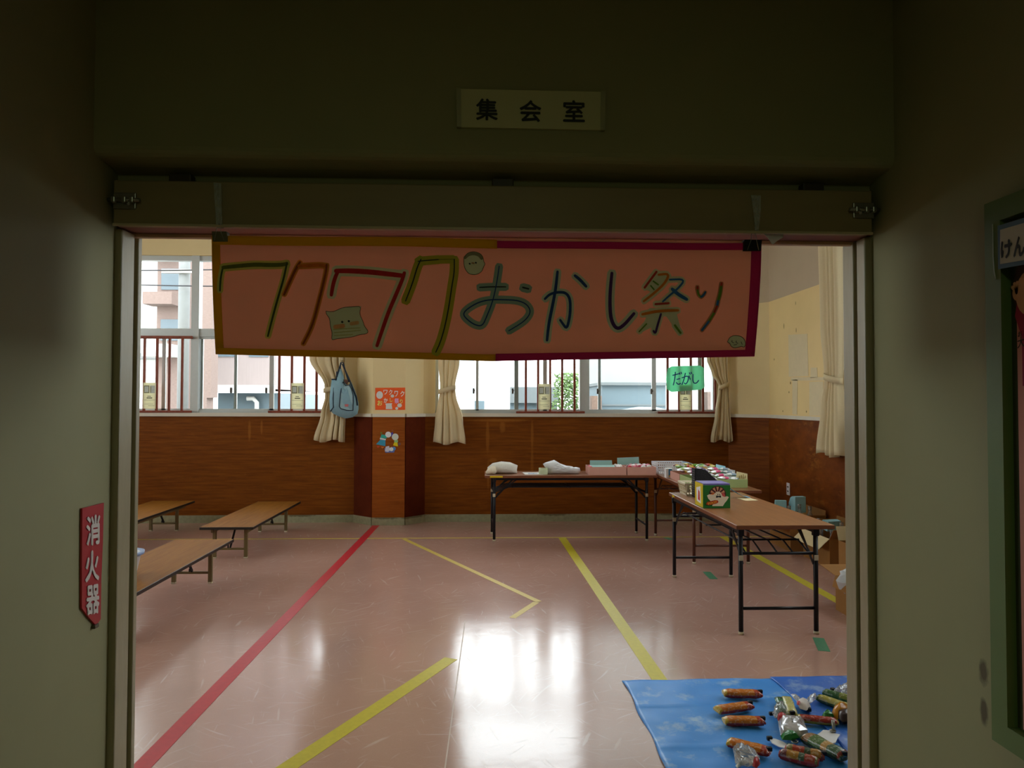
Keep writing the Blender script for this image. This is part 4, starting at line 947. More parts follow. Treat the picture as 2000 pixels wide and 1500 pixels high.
bx2 = thing('sweet_box', 'pink card box heaped with red and white sweets, right one of the pair', 'box', (1.75, 7.95, H), 0, 'pink sweet boxes')
open_box(MB(), 1.585, 1.905, 7.80, 8.10, H, H + .088).build('tray', PINKB, bx2)
dv = thing('divider_card', 'teal grey card standing in the right pink box', 'card', (1.65, 8.05, H), 0, 'teal cards in the pink boxes')
MB().prism([(1.535, 8.11, H + .02), (1.79, 8.11, H + .02), (1.785, 8.13, H + .175), (1.535, 8.13, H + .165)], (0, .003, 0)).build('sheet', TEALC, dv)
candies(1.59, 1.90, 7.81, 8.09, H + .085, 26, CANDC, .03, 'red, pink or white wrapped sweet heaped in the right pink box', 'sweets in the right pink box')
candies(1.47, 1.57, 7.81, 8.09, H + .085, 6, CANDC[1:2] + CANDC[3:4], .026, 'white wrapped sweet at the right end of the left pink box', 'white sweets in the left pink box')
candies(1.168, 1.22, 7.84, 8.07, H + .075, 4, CANDC[:1], .025, 'red wrapped sweet at the left end of the left pink box', 'red sweets in the left pink box')
# second table
bk = thing('white_basket', 'white plastic basket with slotted sides on the brown-legged table', 'basket', (2.08, 8.0, H))
b = MB(); bx0, bx1_, by0, by1 = 1.945, 2.32, 7.86, 8.14
fl = lambda x, y, z, k: Vector(((x - 2.13) * (1 + k) + 2.13, (y - 8.0) * (1 + k) + 8.0, z))
def basket(b, x0, x1, y0, y1, z0, z1, flare, nv, nh, m=0):
    cx_, cy_ = (x0 + x1) / 2, (y0 + y1) / 2
    P_ = lambda x, y, t: Vector((cx_ + (x - cx_) * (1 + flare * t), cy_ + (y - cy_) * (1 + flare * t), z0 + (z1 - z0) * t))
    b.box(x0, x1, y0, y1, z0, z0 + .004, m)
    cor = [(x0, y0), (x1, y0), (x1, y1), (x0, y1)]
    for (a, c) in zip(cor, cor[1:] + cor[:1]):
        n = nv if abs(a[0] - c[0]) > .01 else max(3, int(nv * .6))
        for k in range(n + 1):
            t = k / n; x = a[0] + (c[0] - a[0]) * t; y = a[1] + (c[1] - a[1]) * t
            b.bar(P_(x, y, 0), P_(x, y, 1), .008, .004, m)
        for k in range(nh + 1):
            t = k / nh; th = .016 if k in (0, nh) else .006
            b.bar(P_(*a, min(.96, max(.06, t))), P_(*c, min(.96, max(.06, t))), .005, th, m)
    return b
basket(MB(), 1.955, 2.27, 7.87, 8.13, H, H + .125, .12, 16, 4).build('lattice_body', PLAINW, bk)
MB().prism([(2.285, 7.87, H + .03), (2.34, 7.87, H + .09), (2.33, 7.87, H + .122), (2.285, 7.87, H + .13)], (0, .24, 0)).build('end_panel', M('pale_blue_plastic', (150, 176, 190), .5, .05, 20), bk)
sb = thing('small_display_box', 'small upright white and blue box at the corner of the brown-legged table', 'box', (1.98, 7.5, H))
MB().bbox(1.94, 2.01, 7.50, 7.58, H, H + .1, .002).build('carton', PLAINW, sb)
MB().box(1.965, 2.0, 7.497, 7.4995, H + .015, H + .095).build('panel', MIDB, sb); MB().box(1.968, 1.99, 7.495, 7.4965, H + .012, H + .03).build('badge', M('badge_yellow', (210, 170, 40), .5, .1, 20), sb)
tg = thing('snack_tray', 'pale green card tray of snack packs at the near end of the brown-legged table', 'tray', (2.24, 6.87, H), 0, 'snack trays on the brown-legged table')
open_box(MB(), 1.975, 2.495, 6.64, 7.10, H, H + .078).build('tray', GREENB, tg)
tg2 = thing('snack_tray', 'pink card tray of snack packs behind the pale green tray', 'tray', (2.2, 7.3, H), 0, 'snack trays on the brown-legged table')
open_box(MB(), 1.975, 2.46, 7.115, 7.47, H, H + .08).build('tray', PINKB, tg2)
def pack(c, L, W, T, rz, cols, label, group, name='snack_pack', tilt=0):
    m4 = Matrix.Translation(Vector(c)) @ Matrix.Rotation(rz, 4, 'Z') @ Matrix.Rotation(tilt, 4, 'Y')
    b = MB(); n = 12; vs = []; fs = []; mats = []
    prof = [(-.5, 1.05, .02), (-.43, 1.0, .04), (-.36, .95, .6), (-.2, .93, .95), (0, .94, 1), (.2, .93, .95), (.36, .95, .6), (.43, 1.0, .04), (.5, 1.05, .02)]
    for (u, w, h) in prof:
        for k in range(n):
            t = 2 * PI * k / n
            vs.append(m4 @ Vector((u * L, w * W / 2 * math.cos(t), h * T / 2 * math.sin(t))) + Vector([random.uniform(-1, 1) * T * .03 for _ in range(3)]))
    b.add(vs, [], 0)
    for i in range(len(prof) - 1):
        mi = [0, 0, 0, 1, 1, 2 % len(cols), 0, 0][i] % len(cols)
        for k in range(n):
            b.f.append([i * n + k, i * n + (k + 1) % n, (i + 1) * n + (k + 1) % n, (i + 1) * n + k]); b.m.append(mi); b.sm.append(True)
    for i in (0, len(prof) - 1): b.f.append([i * n + k for k in range(n)]); b.m.append(0); b.sm.append(False)
    o = b.build(name, [M('wrap_%02x%02x%02x' % c_, c_, .28, .22, 50, .1, .5) for c_ in cols])
    return tag(o, label, 'snack', group)
P1 = [((110, 40, 30), (200, 160, 40)), ((206, 190, 60), (130, 90, 30)), ((120, 180, 70), (60, 130, 50)), ((200, 60, 50), (220, 190, 90)), ((224, 224, 230), (150, 190, 90)), ((90, 150, 60), (220, 220, 120))]
P2 = [((236, 234, 240), (206, 120, 170)), ((232, 232, 236), (110, 90, 130)), ((240, 238, 240), (220, 80, 130)), ((236, 238, 240), (150, 170, 190))]
i = 0
for gy in range(4):
    for gx_ in range(4):
        pack((2.04 + gx_ * .115, 7.16 + gy * .085, H + .095 + random.uniform(0, .02) + .012 * gy), .112, .07, .032, random.uniform(-.6, .6), P1[i % len(P1)], 'brightly coloured snack pack heaped in the pink tray', 'snack packs in the pink tray', tilt=random.uniform(-.3, .3)); i += 1
for gy in range(4):
    for gx_ in range(4):
        pack((2.05 + gx_ * .12, 6.70 + gy * .105, H + .082 + .018 * gy + random.uniform(0, .008)), .115, .085, .032, random.uniform(-.5, .5), P2[i % len(P2)], 'white and pink snack pack heaped in the pale green tray', 'snack packs in the pale green tray', tilt=random.uniform(-.15, .15)); i += 1
LIME = ((130, 190, 80), (110, 170, 60))
pack((2.17, 7.42, H + .135), .22, .05, .03, .5, LIME, 'long lime green snack pack lying on top of the pink tray heap', None, tilt=-.15)
def stand_card(px, py0, py1, Y, label, mt, lean=.03, marks=False):
    x0, x1 = U(px[0], py1, Y=Y).x, U(px[1], py1, Y=Y).x; z1 = U(px[0], py0, Y=Y).z; z0 = U(px[0], py1, Y=Y).z
    c = thing('price_card', label, 'card', ((x0 + x1) / 2, Y, z0), 0, 'cards standing in the snack trays')
    MB().prism([(x0, Y, z0), (x1, Y, z0 - .01), (x1 + .004, Y + lean, z1 - .022), (x0 + .008, Y + lean, z1)], (0, .003, 0)).build('sheet', mt, c)
    if marks:
        q = MB()
        for k in range(4): u = x0 + (x1 - x0) * (.25 + .17 * k); q.box(u, u + .006, Y + lean * .25 - .006, Y + lean * .25 - .004, z0 + .015 + .004 * (k % 2), z0 + .045 + .006 * (k % 3))
        q.build('writing', M('card_writing', (150, 126, 60), .7, .1, 40), c)
stand_card((1399, 1418), 907, 926, 7.06, 'pale blue card standing tallest in the snack trays', SKYB)
stand_card((1417, 1437), 915, 936, 6.98, 'grey white card standing beside the pale blue one', M('grey_white_card', (206, 212, 212), .7, .04, 20))
stand_card((1369, 1388), 907, 926, 7.45, 'cream white card lying back behind the black file box', M('cream_white_card', (232, 228, 206), .7, .04, 20), .06)
stand_card((1438, 1460), 921, 938, 6.66, 'cream card with brown writing at the corner of the pale green tray', M('cream_card', (226, 214, 160), .7, .04, 20), .012, True)

# ---------------------------------------------------------------- things on the near table
cb = thing('cream_basket', 'small cream plastic basket at the far end of the near table', 'basket', (1.85, 6.16, H))
basket(MB(), 1.75, 1.99, 6.07, 6.27, H, H + .105, .16, 10, 3).build('lattice_body', M('cream_plastic', (222, 214, 190), .5, .05, 20), cb)
MB().box(1.742, 1.76, 6.05, 6.29, H + .03, H + .1).build('end_panel', MATS['cream_plastic'], cb)
fb = thing('file_box', 'black mesh magazine file standing behind the green box', 'file box', (1.9, 6.0, H))
MESHB = M('black_mesh_steel', (22, 22, 30), .5, .25, 120, .3, .4)
sx0, sx1, sy0, sy1 = 1.785, 2.035, 5.955, 6.045
side = [(sx0, 0), (sx1, 0), (sx1, .09), (sx0 + .09, .235), (sx0, .245)]
for y in (sy0, sy1 - .003): MB().prism([(x, y, H + z) for x, z in side], (0, .003, 0)).build('side_panel', MESHB, fb)
MB().box(sx0, sx0 + .003, sy0, sy1, H, H + .245).build('back_panel', MESHB, fb); MB().box(sx1 - .003, sx1, sy0, sy1, H, H + .09).build('front_panel', MESHB, fb); MB().box(sx0, sx1, sy0, sy1, H, H + .003).build('base', MESHB, fb)
rb = MB()
for k in range(12): rb.box(sx0 - .002, sx0, sy0 + .008, sy1 - .008, H + .015 + k * .019, H + .019 + k * .019)
rb.build('spine_ribs', M('mesh_highlight', (96, 96, 104), .4, .1, 60, 0, .5, .5), fb)
tx = thing('printed_box', 'green box printed with a white ghost on the near table', 'box', (1.775, 5.46, H))
X0, X1, Y0, Y1_, ZT_ = 1.669, 1.878, 5.357, 5.565, H + .187
GRNB = M('green_print', (30, 108, 42), .45, .2, 60); YELB = M('yellow_print', (214, 190, 40), .45, .1, 20); PURB = M('violet_print', (110, 100, 168), .45, .3, 30)
b = MB().bbox(X0, X1, Y0, Y1_, H, ZT_ - .012, .002, 0)
b.box(X0 + .002, X1 - .002, Y0 + .002, Y1_ - .002, ZT_ - .012, ZT_, 1)
b.build('carton', [GRNB, PURB], tx)
def TP(u, v, o=.0012): return Vector((X0 + (X1 - X0) * u, Y0 - o, H + (ZT_ - H) * v))   # front face
MB().box(X0 - .0012, X0 - .0002, Y0 + .004, Y1_ - .004, H + .004, ZT_ - .004).build('side_print', YELB, tx)
sp = MB(); XS = X0 - .0014
def side(yz, m): sp.prism([(XS - .0008 * m, Y0 + (Y1_ - Y0) * a, H + (ZT_ - H) * c) for a, c in yz], (-.0005, 0, 0), m)
side([(.25, .15), (.75, .2), (.8, .75), (.3, .85)], 0); side([(.35, .25), (.6, .28), (.55, .7), (.4, .62)], 1)
sp.build('side_picture', [PLAINW, M('red_print', (190, 50, 40), .45, .1, 20)], tx)
def fill(pts, mt, nm, o): MB().prism([TP(u, v, o) for u, v in pts], (0, -.0005, 0)).build(nm, mt, tx)
def ell(cu, cv, ru, rv, a0=0, a1=2 * PI, n=20): return [(cu + ru * math.cos(a0 + (a1 - a0) * k / n), cv + rv * math.sin(a0 + (a1 - a0) * k / n)) for k in range(n + (0 if a1 - a0 > 6 else 1))]
MAR = M('maroon_print', (74, 22, 26), .45, .1, 20); ORP = M('orange_print', (206, 104, 30), .45, .2, 40)
fill(ell(.53, .56, .31, .34, -.2, PI + .2), MAR, 'print_dome', .001)
for k in range(5):
    a = PI * (.12 + .19 * k); fill([(.53 + .1 * math.cos(a), .58 + .1 * math.sin(a)), (.53 + .27 * math.cos(a - .17), .58 + .29 * math.sin(a - .17)), (.53 + .27 * math.cos(a + .17), .58 + .29 * math.sin(a + .17))], M('peach_print', (206, 150, 116), .45, .1, 20), 'print_ray', .0018)
fill([(.27, .58), (.42, .64), (.42, .52), (.28, .5)], ORP, 'print_patch', .0019); fill([(.68, .62), (.78, .62), (.82, .42), (.7, .44)], M('rose_print', (196, 80, 80), .45, .1, 20), 'print_patch', .0019)
gh = [(.33, .09), (.72, .09), (.78, .2), (.87, .32), (.94, .45), (.88, .49), (.78, .46), (.70, .5), (.66, .62), (.58, .68), (.48, .67), (.42, .6), (.36, .55), (.22, .57), (.14, .52), (.18, .4), (.28, .28), (.36, .22)]
fill(gh, M('ghost_cream', (226, 216, 194), .5, .04, 20), 'ghost_print', .0024)
for u in (.535, .605): fill(ell(u, .555, .014, .035), INK, 'eye_print', .0032)
fill([(.47, .52), (.56, .5), (.65, .52), (.65, .43), (.56, .45), (.47, .42)], INK, 'mouth_print', .0032)
fill([(.10, .16), (.2, .12), (.5, .2), (.56, .26), (.52, .33), (.42, .33), (.14, .26)], M('red_brown_print', (176, 54, 20), .45, .1, 20), 'name_flash', .0032)
text_mb('TOOT', lambda u, v: TP(.325 + u * .36, .225 + v * .085 + u * .09, .0042), bold=.02).build('lettering', M('yellow_letters', (236, 176, 50), .5, .1, 20), tx)
bs = thing('blue_leaflet', 'curved blue and cream leaflet on the near table behind the green box', 'leaflet', (2.1, 5.9, H))
b = MB(); vs = []; fs = []
for k in range(9):
    t = k / 8
    for y in (5.86, 5.94): vs.append((2.045 + .20 * t, y + .05 * t, H + .004 + .095 * (1 - t) ** 1.6))
for k in range(8): fs.append((2 * k, 2 * k + 2, 2 * k + 3, 2 * k + 1))
b.add(vs, fs, 0, True); b.build('sheet', M('leaflet_blue', (104, 168, 200), .6, .15, 20), bs, solid=.002)
MB().prism([(2.14, 5.74, H + .001), (2.25, 5.76, H + .001), (2.24, 5.90, H + .001), (2.12, 5.88, H + .001)], (0, 0, .002)).build('page', M('leaflet_cream', (214, 196, 150), .6, .1, 20), bs)

# ================================================================ low tables on the left
def low_table(label):
    h = .32; W = .5; L = 1.76
    t = thing('low_folding_table', label, 'table', (0, 0, 0), 0, 'low folding tables along the left')
    MB().bbox(-W / 2, W / 2, -L / 2, L / 2, h - .024, h, .003).build('tabletop', LOWTOP, t)
    e = MB(); q = .004
    e.bbox(-W / 2 - q, W / 2 + q, -L / 2 - q, -L / 2 + .006, h - .026, h - .001, .002).bbox(-W / 2 - q, W / 2 + q, L / 2 - .006, L / 2 + q, h - .026, h - .001, .002).bbox(-W / 2 - q, -W / 2 + .006, -L / 2, L / 2, h - .026, h - .001, .002).bbox(W / 2 - .006, W / 2 + q, -L / 2, L / 2, h - .026, h - .001, .002)
    e.build('edge_strip', EDGEB, t)
    for s in (-1, 1): MB().bbox(s * .165 - .012, s * .165 + .012, -L / 2 + .08, L / 2 - .08, h - .07, h - .024, .003).build('side_rail', OLIVEM, t)
    for e_ in (-1, 1):
        y = .63 if e_ > 0 else -.77
        for s in (-1, 1):
            x = s * .15
            l = MB().bbox(x - .016, x + .016, y - .014, y + .014, .012, h - .024, .003).build('leg', OLIVEM, t)
            MB().bbox(x - .0175, x + .0175, y - .0155, y + .0155, 0, .014, .003).build('foot_cap', CAP, l)
        MB().bbox(-.1375, .1375, y - .008, y + .008, .08, .1, .002).build('stretcher', OLIVEM, t)
        MB().bar((0, y, .1), (0, y - e_ * .16, h - .03), .012, .02).bar((-.02, y, .1), (-.02, y, .125), .01, .02).build('folding_brace', BLACKM, t)
    return t
lt = low_table('low brown folding table nearest the doorway, with the pale basin')
dup(lt, (-2.46, 7.82, 0), 0, 'low brown folding table standing free in the middle, beyond the basin table')
dup(lt, (-3.75, 7.905, 0), 0, 'low brown folding table partly hidden by the left jamb, by the back wall')
lt.location = (-2.435, 5.455, 0)
bs2 = thing('basin', 'pale blue plastic basin standing on the nearest low table', 'basin', (-2.53, 5.18, .32))
bpx = U(268, 1125, Z=.32)
bc = Vector((-2.495, 5.0, .32))
MB().lathe([(.105, 0), (.105, .004), (.135, .15), (.15, .155), (.15, .165), (.13, .162), (.102, .008), (0, .006)], bc, 32).build('bowl', M('white_basin_plastic', (214, 218, 224), .4, .04, 20), bs2)
MB().lathe([(.133, .148), (.155, .15), (.157, .17), (.131, .168), (.133, .148)], bc, 32).build('rim', M('blue_rim_plastic', (130, 150, 190), .4, .05, 20), bs2)

# ================================================================ cardboard boxes by the right wall
def carton(name_label, x0, x1, y0, y1, h, flaps, mark=False, pale='L'):
    c = thing('cardboard_box', name_label, 'box', ((x0 + x1) / 2, (y0 + y1) / 2, 0), 0, 'open cardboard boxes by the right wall')
    open_box(MB(), x0, x1, y0, y1, 0, h, .006).build('body', CARD, c)
    for f, a, ln in flaps:
        d = Vector((math.cos(a), 0, math.sin(a)))
        if f == 'L': e0, e1, o = Vector((x0, y0, h)), Vector((x0, y1, h)), Vector((-d.x, 0, d.z))
        elif f == 'R': e0, e1, o = Vector((x1, y1, h)), Vector((x1, y0, h)), Vector((d.x, 0, d.z))
        elif f == 'F': e0, e1, o = Vector((x1, y0, h)), Vector((x0, y0, h)), Vector((0, -d.x, d.z))
        else: e0, e1, o = Vector((x0, y1, h)), Vector((x1, y1, h)), Vector((0, d.x, d.z))
        n = (e1 - e0).cross(o).normalized() * .004
        MB().prism([e0, e1, e1 + o * ln, e0 + o * ln], n, 0).build('flap', CARDIN if f in pale else CARD, c)
    if mark:
        q = MB()
        for k in range(3): q.box(x0 - .0008, x0 - .0001, y0 + .06 + .03 * k, y0 + .18 + .01 * k, .07 + k * .025, .075 + k * .025)
        q.build('print', M('carton_print', (96, 66, 36), .8, .1, 30), c)
    return c
carton('open cardboard box furthest from the doorway by the right wall', 3.13, 3.49, 7.16, 7.68, .28, [('L', -.35, .17), ('F', 1.3, .1), ('R', 1.5, .14)])
carton('open cardboard box with a big pale flap beneath the near table', 3.18, 3.51, 6.44, 6.98, .27, [('L', -.75, .14), ('F', .9, .12), ('R', 1.45, .13), ('B', 1.2, .1)])
carton('cardboard box with a hanging front flap half hidden by the jamb', 3.0, 3.36, 5.56, 5.92, .36, [('F', -.9, .12), ('B', 1.2, .12)], True, 'B')
carton('cardboard box nearest the doorway beside the yellow line', 2.6, 3.0, 4.80, 5.18, .245, [('B', .12, .24), ('L', -1.3, .08)], True, 'x')
def blue_box(p, s, rz, label, tilt=0):
    c = thing('blue_packet', label, 'packet', p, rz, 'blue packets in the cardboard boxes')
    w, d, h = s; m4 = WM[c.name] @ Matrix.Rotation(tilt, 4, 'X')
    b = MB(); vs = []
    prof = [(-d / 2, 0), (d / 2, 0), (d / 2, h * .55), (d * .25, h * .9), (0, h), (-d / 2, h)]
    b.prism([Vector((-w / 2, y, z)) for y, z in prof], (w, 0, 0), 0, 0); b.v = [m4 @ v for v in b.v]; b.build('carton', SKYB, c)
    b = MB().prism([Vector((w / 2 + .001, y * .96, z * .97 + .002)) for y, z in prof], (.002, 0, 0)); b.v = [m4 @ v for v in b.v]; b.build('side_print', MIDB, c)
blue_box((3.30, 7.38, .375), (.12, .12, .165), .15, 'upright blue packet on top of the furthest cardboard box')
blue_box((3.15, 7.45, .36), (.11, .1, .13), -.3, 'blue packet wrapped in clear plastic on the furthest cardboard box')
blue_box((3.38, 6.84, .29), (.14, .11, .1), .2, 'blue packet lying in the box with the big pale flap', .2)
blue_box((3.24, 5.80, .36), (.12, .1, .12), .5, 'blue packet at the jamb edge in the half hidden box', .3)
def cup(p, h, r, label):
    c = thing('plastic_bottle', label, 'bottle', p, 0, 'clear plastic bottles in the cardboard boxes')
    MB().lathe([(r * .1, 0), (r * .9, 0), (r, h * .06), (r, h * .55), (r * .8, h * .68), (r * .36, h * .82), (r * .36, h)], p, 16).build('body', PLASTIC, c)
    MB().lathe([(0, h * 1.1), (r * .42, h * 1.1), (r * .42, h * .93), (0, h * .93)], p, 14).build('cap', PLASTIC, c)
for p, lab in (((3.17, 7.28, .20), 'far'), ((3.265, 7.25, .22), 'far'), ((3.37, 7.24, .2), 'far')):
    cup(p, .23, .04, 'clear plastic bottle in the furthest cardboard box')
for p in ((3.28, 6.60, .10), (3.40, 6.53, .12), (3.25, 6.8, .18), (3.42, 6.69, .16)): cup(p, .2, .04, 'clear plastic bottle in the box with the big pale flap')
for p in ((3.08, 5.72, .2), (3.2, 5.66, .22)): cup(p, .2, .038, 'clear plastic bottle in the half hidden box by the jamb')
b = MB().pillow([Vector((2.64 + .09 * math.cos(2 * PI * k / 12), 5.06 + .08 * math.sin(2 * PI * k / 12), .235)) for k in range(12)], (0, 0, 1), .085, .1, 5, .012, power=.8)
tag(b.build('plastic_wrap', M('white_wrap_film', (224, 226, 226), .4, .04, 40, .2, trans=.2)), 'white plastic wrap bulging from the nearest cardboard box', 'wrap')
so = thing('wall_socket', 'small white wall socket plate on the right-hand wainscot', 'socket', (XR - .02, 8.11, .48))
MB().bbox(XR - .022, XR - .0125, 8.07, 8.15, .455, .595, .003).build('plate', PLAINW, so)
for z in (.50, .55): MB().box(XR - .0235, XR - .0215, 8.09, 8.13, z - .008, z + .008).build('outlet', M('socket_grey', (90, 88, 84), .5, .1, 20), so)

# ================================================================ tarps and prizes on the floor
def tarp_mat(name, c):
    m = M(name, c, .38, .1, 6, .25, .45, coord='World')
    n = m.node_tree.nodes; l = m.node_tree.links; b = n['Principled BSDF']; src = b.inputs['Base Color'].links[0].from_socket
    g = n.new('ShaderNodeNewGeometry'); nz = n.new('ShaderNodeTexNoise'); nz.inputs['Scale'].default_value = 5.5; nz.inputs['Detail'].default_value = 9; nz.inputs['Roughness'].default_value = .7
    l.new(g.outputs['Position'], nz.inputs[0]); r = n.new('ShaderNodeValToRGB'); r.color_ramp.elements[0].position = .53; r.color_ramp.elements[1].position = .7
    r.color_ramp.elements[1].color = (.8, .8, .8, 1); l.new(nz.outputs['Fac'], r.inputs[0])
    mx = n.new('ShaderNodeMix'); mx.data_type = 'RGBA'; mx.inputs[7].default_value = rgb(186, 214, 236); l.new(r.outputs[0], mx.inputs[0]); l.new(src, mx.inputs[6]); l.new(mx.outputs[2], b.inputs['Base Color'])  # pale patches: wear, with white sheen streaks painted into the colour
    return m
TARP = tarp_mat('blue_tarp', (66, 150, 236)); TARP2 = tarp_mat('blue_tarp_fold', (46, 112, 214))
def tarp(x0, x1, y0, y1, z, seed, nx=90, ny=90, skew=0, creases=()):
    rnd = random.Random(seed); vs = []; fs = []
    ph = [rnd.random() * 6 for _ in range(6)]
    for j in range(ny + 1):
        for i in range(nx + 1):
            u, v = i / nx, j / ny; x = x0 + (x1 - x0) * u + skew * v; y = y0 + (y1 - y0) * v
            e = min(u, 1 - u, v, 1 - v)
            zz = z + .002 * (math.sin(x * 23 + ph[0] + 2 * math.sin(y * 9)) + math.sin(y * 31 + ph[1] + x * 7)) + .002
            for (cy, k, a) in creases:
                d = y - (cy + k * (x - x0)); zz += a * math.exp(-(d / .012) ** 2)
            zz = max(z * .98 + .0008, zz)
            if u < .001: x += .006 * math.sin(y * 14)
            if v > .999: y += .004 * math.sin(x * 16)
            vs.append((x, y, zz))
    for j in range(ny):
        for i in range(nx): a = j * (nx + 1) + i; fs.append((a, a + 1, a + nx + 2, a + nx + 1))
    return MB().add(vs, fs, 0, True)
tp = thing('tarp', 'blue plastic tarp spread on the floor inside the doorway', 'tarp', (1.5, 3.1, 0))
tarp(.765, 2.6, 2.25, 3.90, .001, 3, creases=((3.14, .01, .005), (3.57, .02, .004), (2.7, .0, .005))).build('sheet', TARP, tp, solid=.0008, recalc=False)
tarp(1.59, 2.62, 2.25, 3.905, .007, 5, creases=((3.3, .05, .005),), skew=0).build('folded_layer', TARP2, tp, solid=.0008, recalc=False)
ZTARP = .013
def print_mat(c, c2):
    k = 'print_%02x%02x%02x_%02x%02x%02x' % (tuple(c) + tuple(c2))
    if k in MATS: return MATS[k]
    m = M(k, c, .25, .25, 35, .25, .5); n = m.node_tree.nodes; l = m.node_tree.links; b = n['Principled BSDF']; src = b.inputs['Base Color'].links[0].from_socket
    tc = n.new('ShaderNodeTexCoord'); mp = n.new('ShaderNodeMapping'); mp.inputs['Scale'].default_value = (1, 2.2, 1); l.new(tc.outputs['Object'], mp.inputs[0])
    nz = n.new('ShaderNodeTexNoise'); nz.inputs['Scale'].default_value = 70; nz.inputs['Detail'].default_value = 1; l.new(mp.outputs[0], nz.inputs[0])
    r = n.new('ShaderNodeValToRGB'); r.color_ramp.elements[0].position = .56; r.color_ramp.elements[1].position = .62; l.new(nz.outputs['Fac'], r.inputs[0])
    mx = n.new('ShaderNodeMix'); mx.data_type = 'RGBA'; mx.inputs[7].default_value = rgb(*c2); l.new(r.outputs[0], mx.inputs[0]); l.new(src, mx.inputs[6]); l.new(mx.outputs[2], b.inputs['Base Color'])
    return m
def stick(p, q, w, cols, label, group, T=None, magnet=True, name='snack_stick', low=None):
    a, c = U(*p, Z=ZTARP), U(*q, Z=ZTARP); d = c - a; L = d.length; rz = math.atan2(d.y, d.x); T = T or w * .68
    m4 = Matrix.Translation((a + c) / 2 + Vector((0, 0, T * .42))) @ Matrix.Rotation(rz, 4, 'Z')
    t = thing(name, label, 'snack', (a + c) / 2, rz, group)
    n = 16; vs = []; b = MB()
    prof = [(-.5, .98, .42), (-.475, 1.0, .5), (-.46, .97, .74), (-.41, .93, .92), (-.3, .93, 1), (-.15, .95, .97), (0, .93, 1), (.15, .95, .97), (.3, .93, 1), (.41, .93, .92), (.455, .97, .74), (.47, 1.0, .5), (.5, .98, .4)]
    for (u, ww, hh) in prof:
        for k in range(n):
            tt = 2 * PI * k / n; ca, sa = math.cos(tt), math.sin(tt)
            ca = math.copysign(abs(ca) ** .8, ca); sa = math.copysign(abs(sa) ** .7, sa)
            vs.append(m4 @ (Vector((u * L, ww * w / 2 * ca, hh * T / 2 * sa)) + Vector([random.uniform(-1, 1) * w * .028 for _ in range(3)])))
    b.add(vs, [], 0)
    nc = len(cols); low = low or cols[-1]
    for i in range(len(prof) - 1):
        mi = min(int(i / (len(prof) - 1) * nc), nc - 1)
        for k in range(n):
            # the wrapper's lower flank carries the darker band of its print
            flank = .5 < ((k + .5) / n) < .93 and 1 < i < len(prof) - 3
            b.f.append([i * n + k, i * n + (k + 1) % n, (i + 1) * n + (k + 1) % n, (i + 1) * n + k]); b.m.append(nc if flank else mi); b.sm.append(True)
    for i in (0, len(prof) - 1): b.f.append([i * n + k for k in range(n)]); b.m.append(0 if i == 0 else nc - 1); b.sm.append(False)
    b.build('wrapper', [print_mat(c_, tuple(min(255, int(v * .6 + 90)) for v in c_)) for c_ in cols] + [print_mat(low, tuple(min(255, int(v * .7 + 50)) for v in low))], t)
    if magnet:
        e = m4 @ Vector((L * .47, 0, T * .25)); MB().bbox(e.x - .012, e.x + .012, e.y - .008, e.y + .008, e.z - .006, e.z + .012, .003).build('magnet_clip', BLACKM, t)
    return t
CORN = ((196, 160, 60), (196, 110, 34), (206, 118, 30), (178, 60, 34), (150, 34, 30))
G1 = 'orange and red snack sticks on the tarp'
stick((1412, 1360), (1487, 1362), .058, CORN, 'orange and red snack stick furthest up the tarp, lying level', G1)
stick((1399, 1394), (1467, 1384), .058, CORN, 'orange and red snack stick, second from the top, lying slightly raised to the right', G1)
stick((1413, 1415), (1492, 1415), .058, CORN, 'orange and red snack stick, third from the top, its end above the grey fold', G1)
stick((1421, 1456), (1505, 1477), .058, CORN, 'orange and red snack stick slanting down beside the clear bag', G1)
stick((1556, 1408), (1637, 1416), .05, ((170, 150, 50), (150, 42, 28), (160, 44, 30), (150, 40, 30), (180, 150, 50)), 'slim red snack stick right of the silver bag', None, magnet=False)
MULT = ((150, 40, 36), (120, 110, 60), (160, 60, 40), (70, 90, 70), (170, 120, 50), (110, 60, 60), (150, 36, 34))
stick((1533, 1471), (1611, 1487), .046, MULT, 'upper of the two mottled red snack sticks taped together', 'mottled red snack sticks', T=.045)
stick((1522, 1480), (1600, 1499), .046, MULT[::-1], 'lower of the two mottled red snack sticks taped together', 'mottled red snack sticks', T=.045, magnet=False)
GM = ((60, 84, 50), (150, 110, 70), (80, 110, 60), (190, 150, 90), (60, 90, 60), (140, 60, 46), (50, 70, 44))
stick((1573, 1448), (1652, 1490), .075, GM, 'mottled green snack pack slanting towards the jamb', None, T=.05)
GY = ((60, 92, 44), (170, 160, 70), (176, 168, 84), (150, 150, 70), (60, 90, 50))
stick((1596, 1368), (1668, 1393), .044, GY, 'yellow-green snack stick lying by the jamb, lower of two', 'yellow-green sticks by the jamb', T=.04)
stick((1608, 1358), (1674, 1376), .044, ((46, 84, 50), (60, 100, 60), (120, 130, 60), (50, 90, 50)), 'dark green snack stick lying by the jamb, upper of two', 'yellow-green sticks by the jamb', T=.04, magnet=False)
stick((1536, 1369), (1548, 1404), .055, ((176, 176, 84), (190, 186, 110), (200, 196, 120), (150, 150, 60)), 'yellow-green snack pack standing apart above the red-filled bag', 'short green packs above the clear bag', T=.035)
stick((1522, 1369), (1533, 1396), .05, ((44, 92, 60), (60, 110, 70), (50, 96, 60)), 'dark green snack pack left of the yellow-green one', 'short green packs above the clear bag', T=.03, magnet=False)
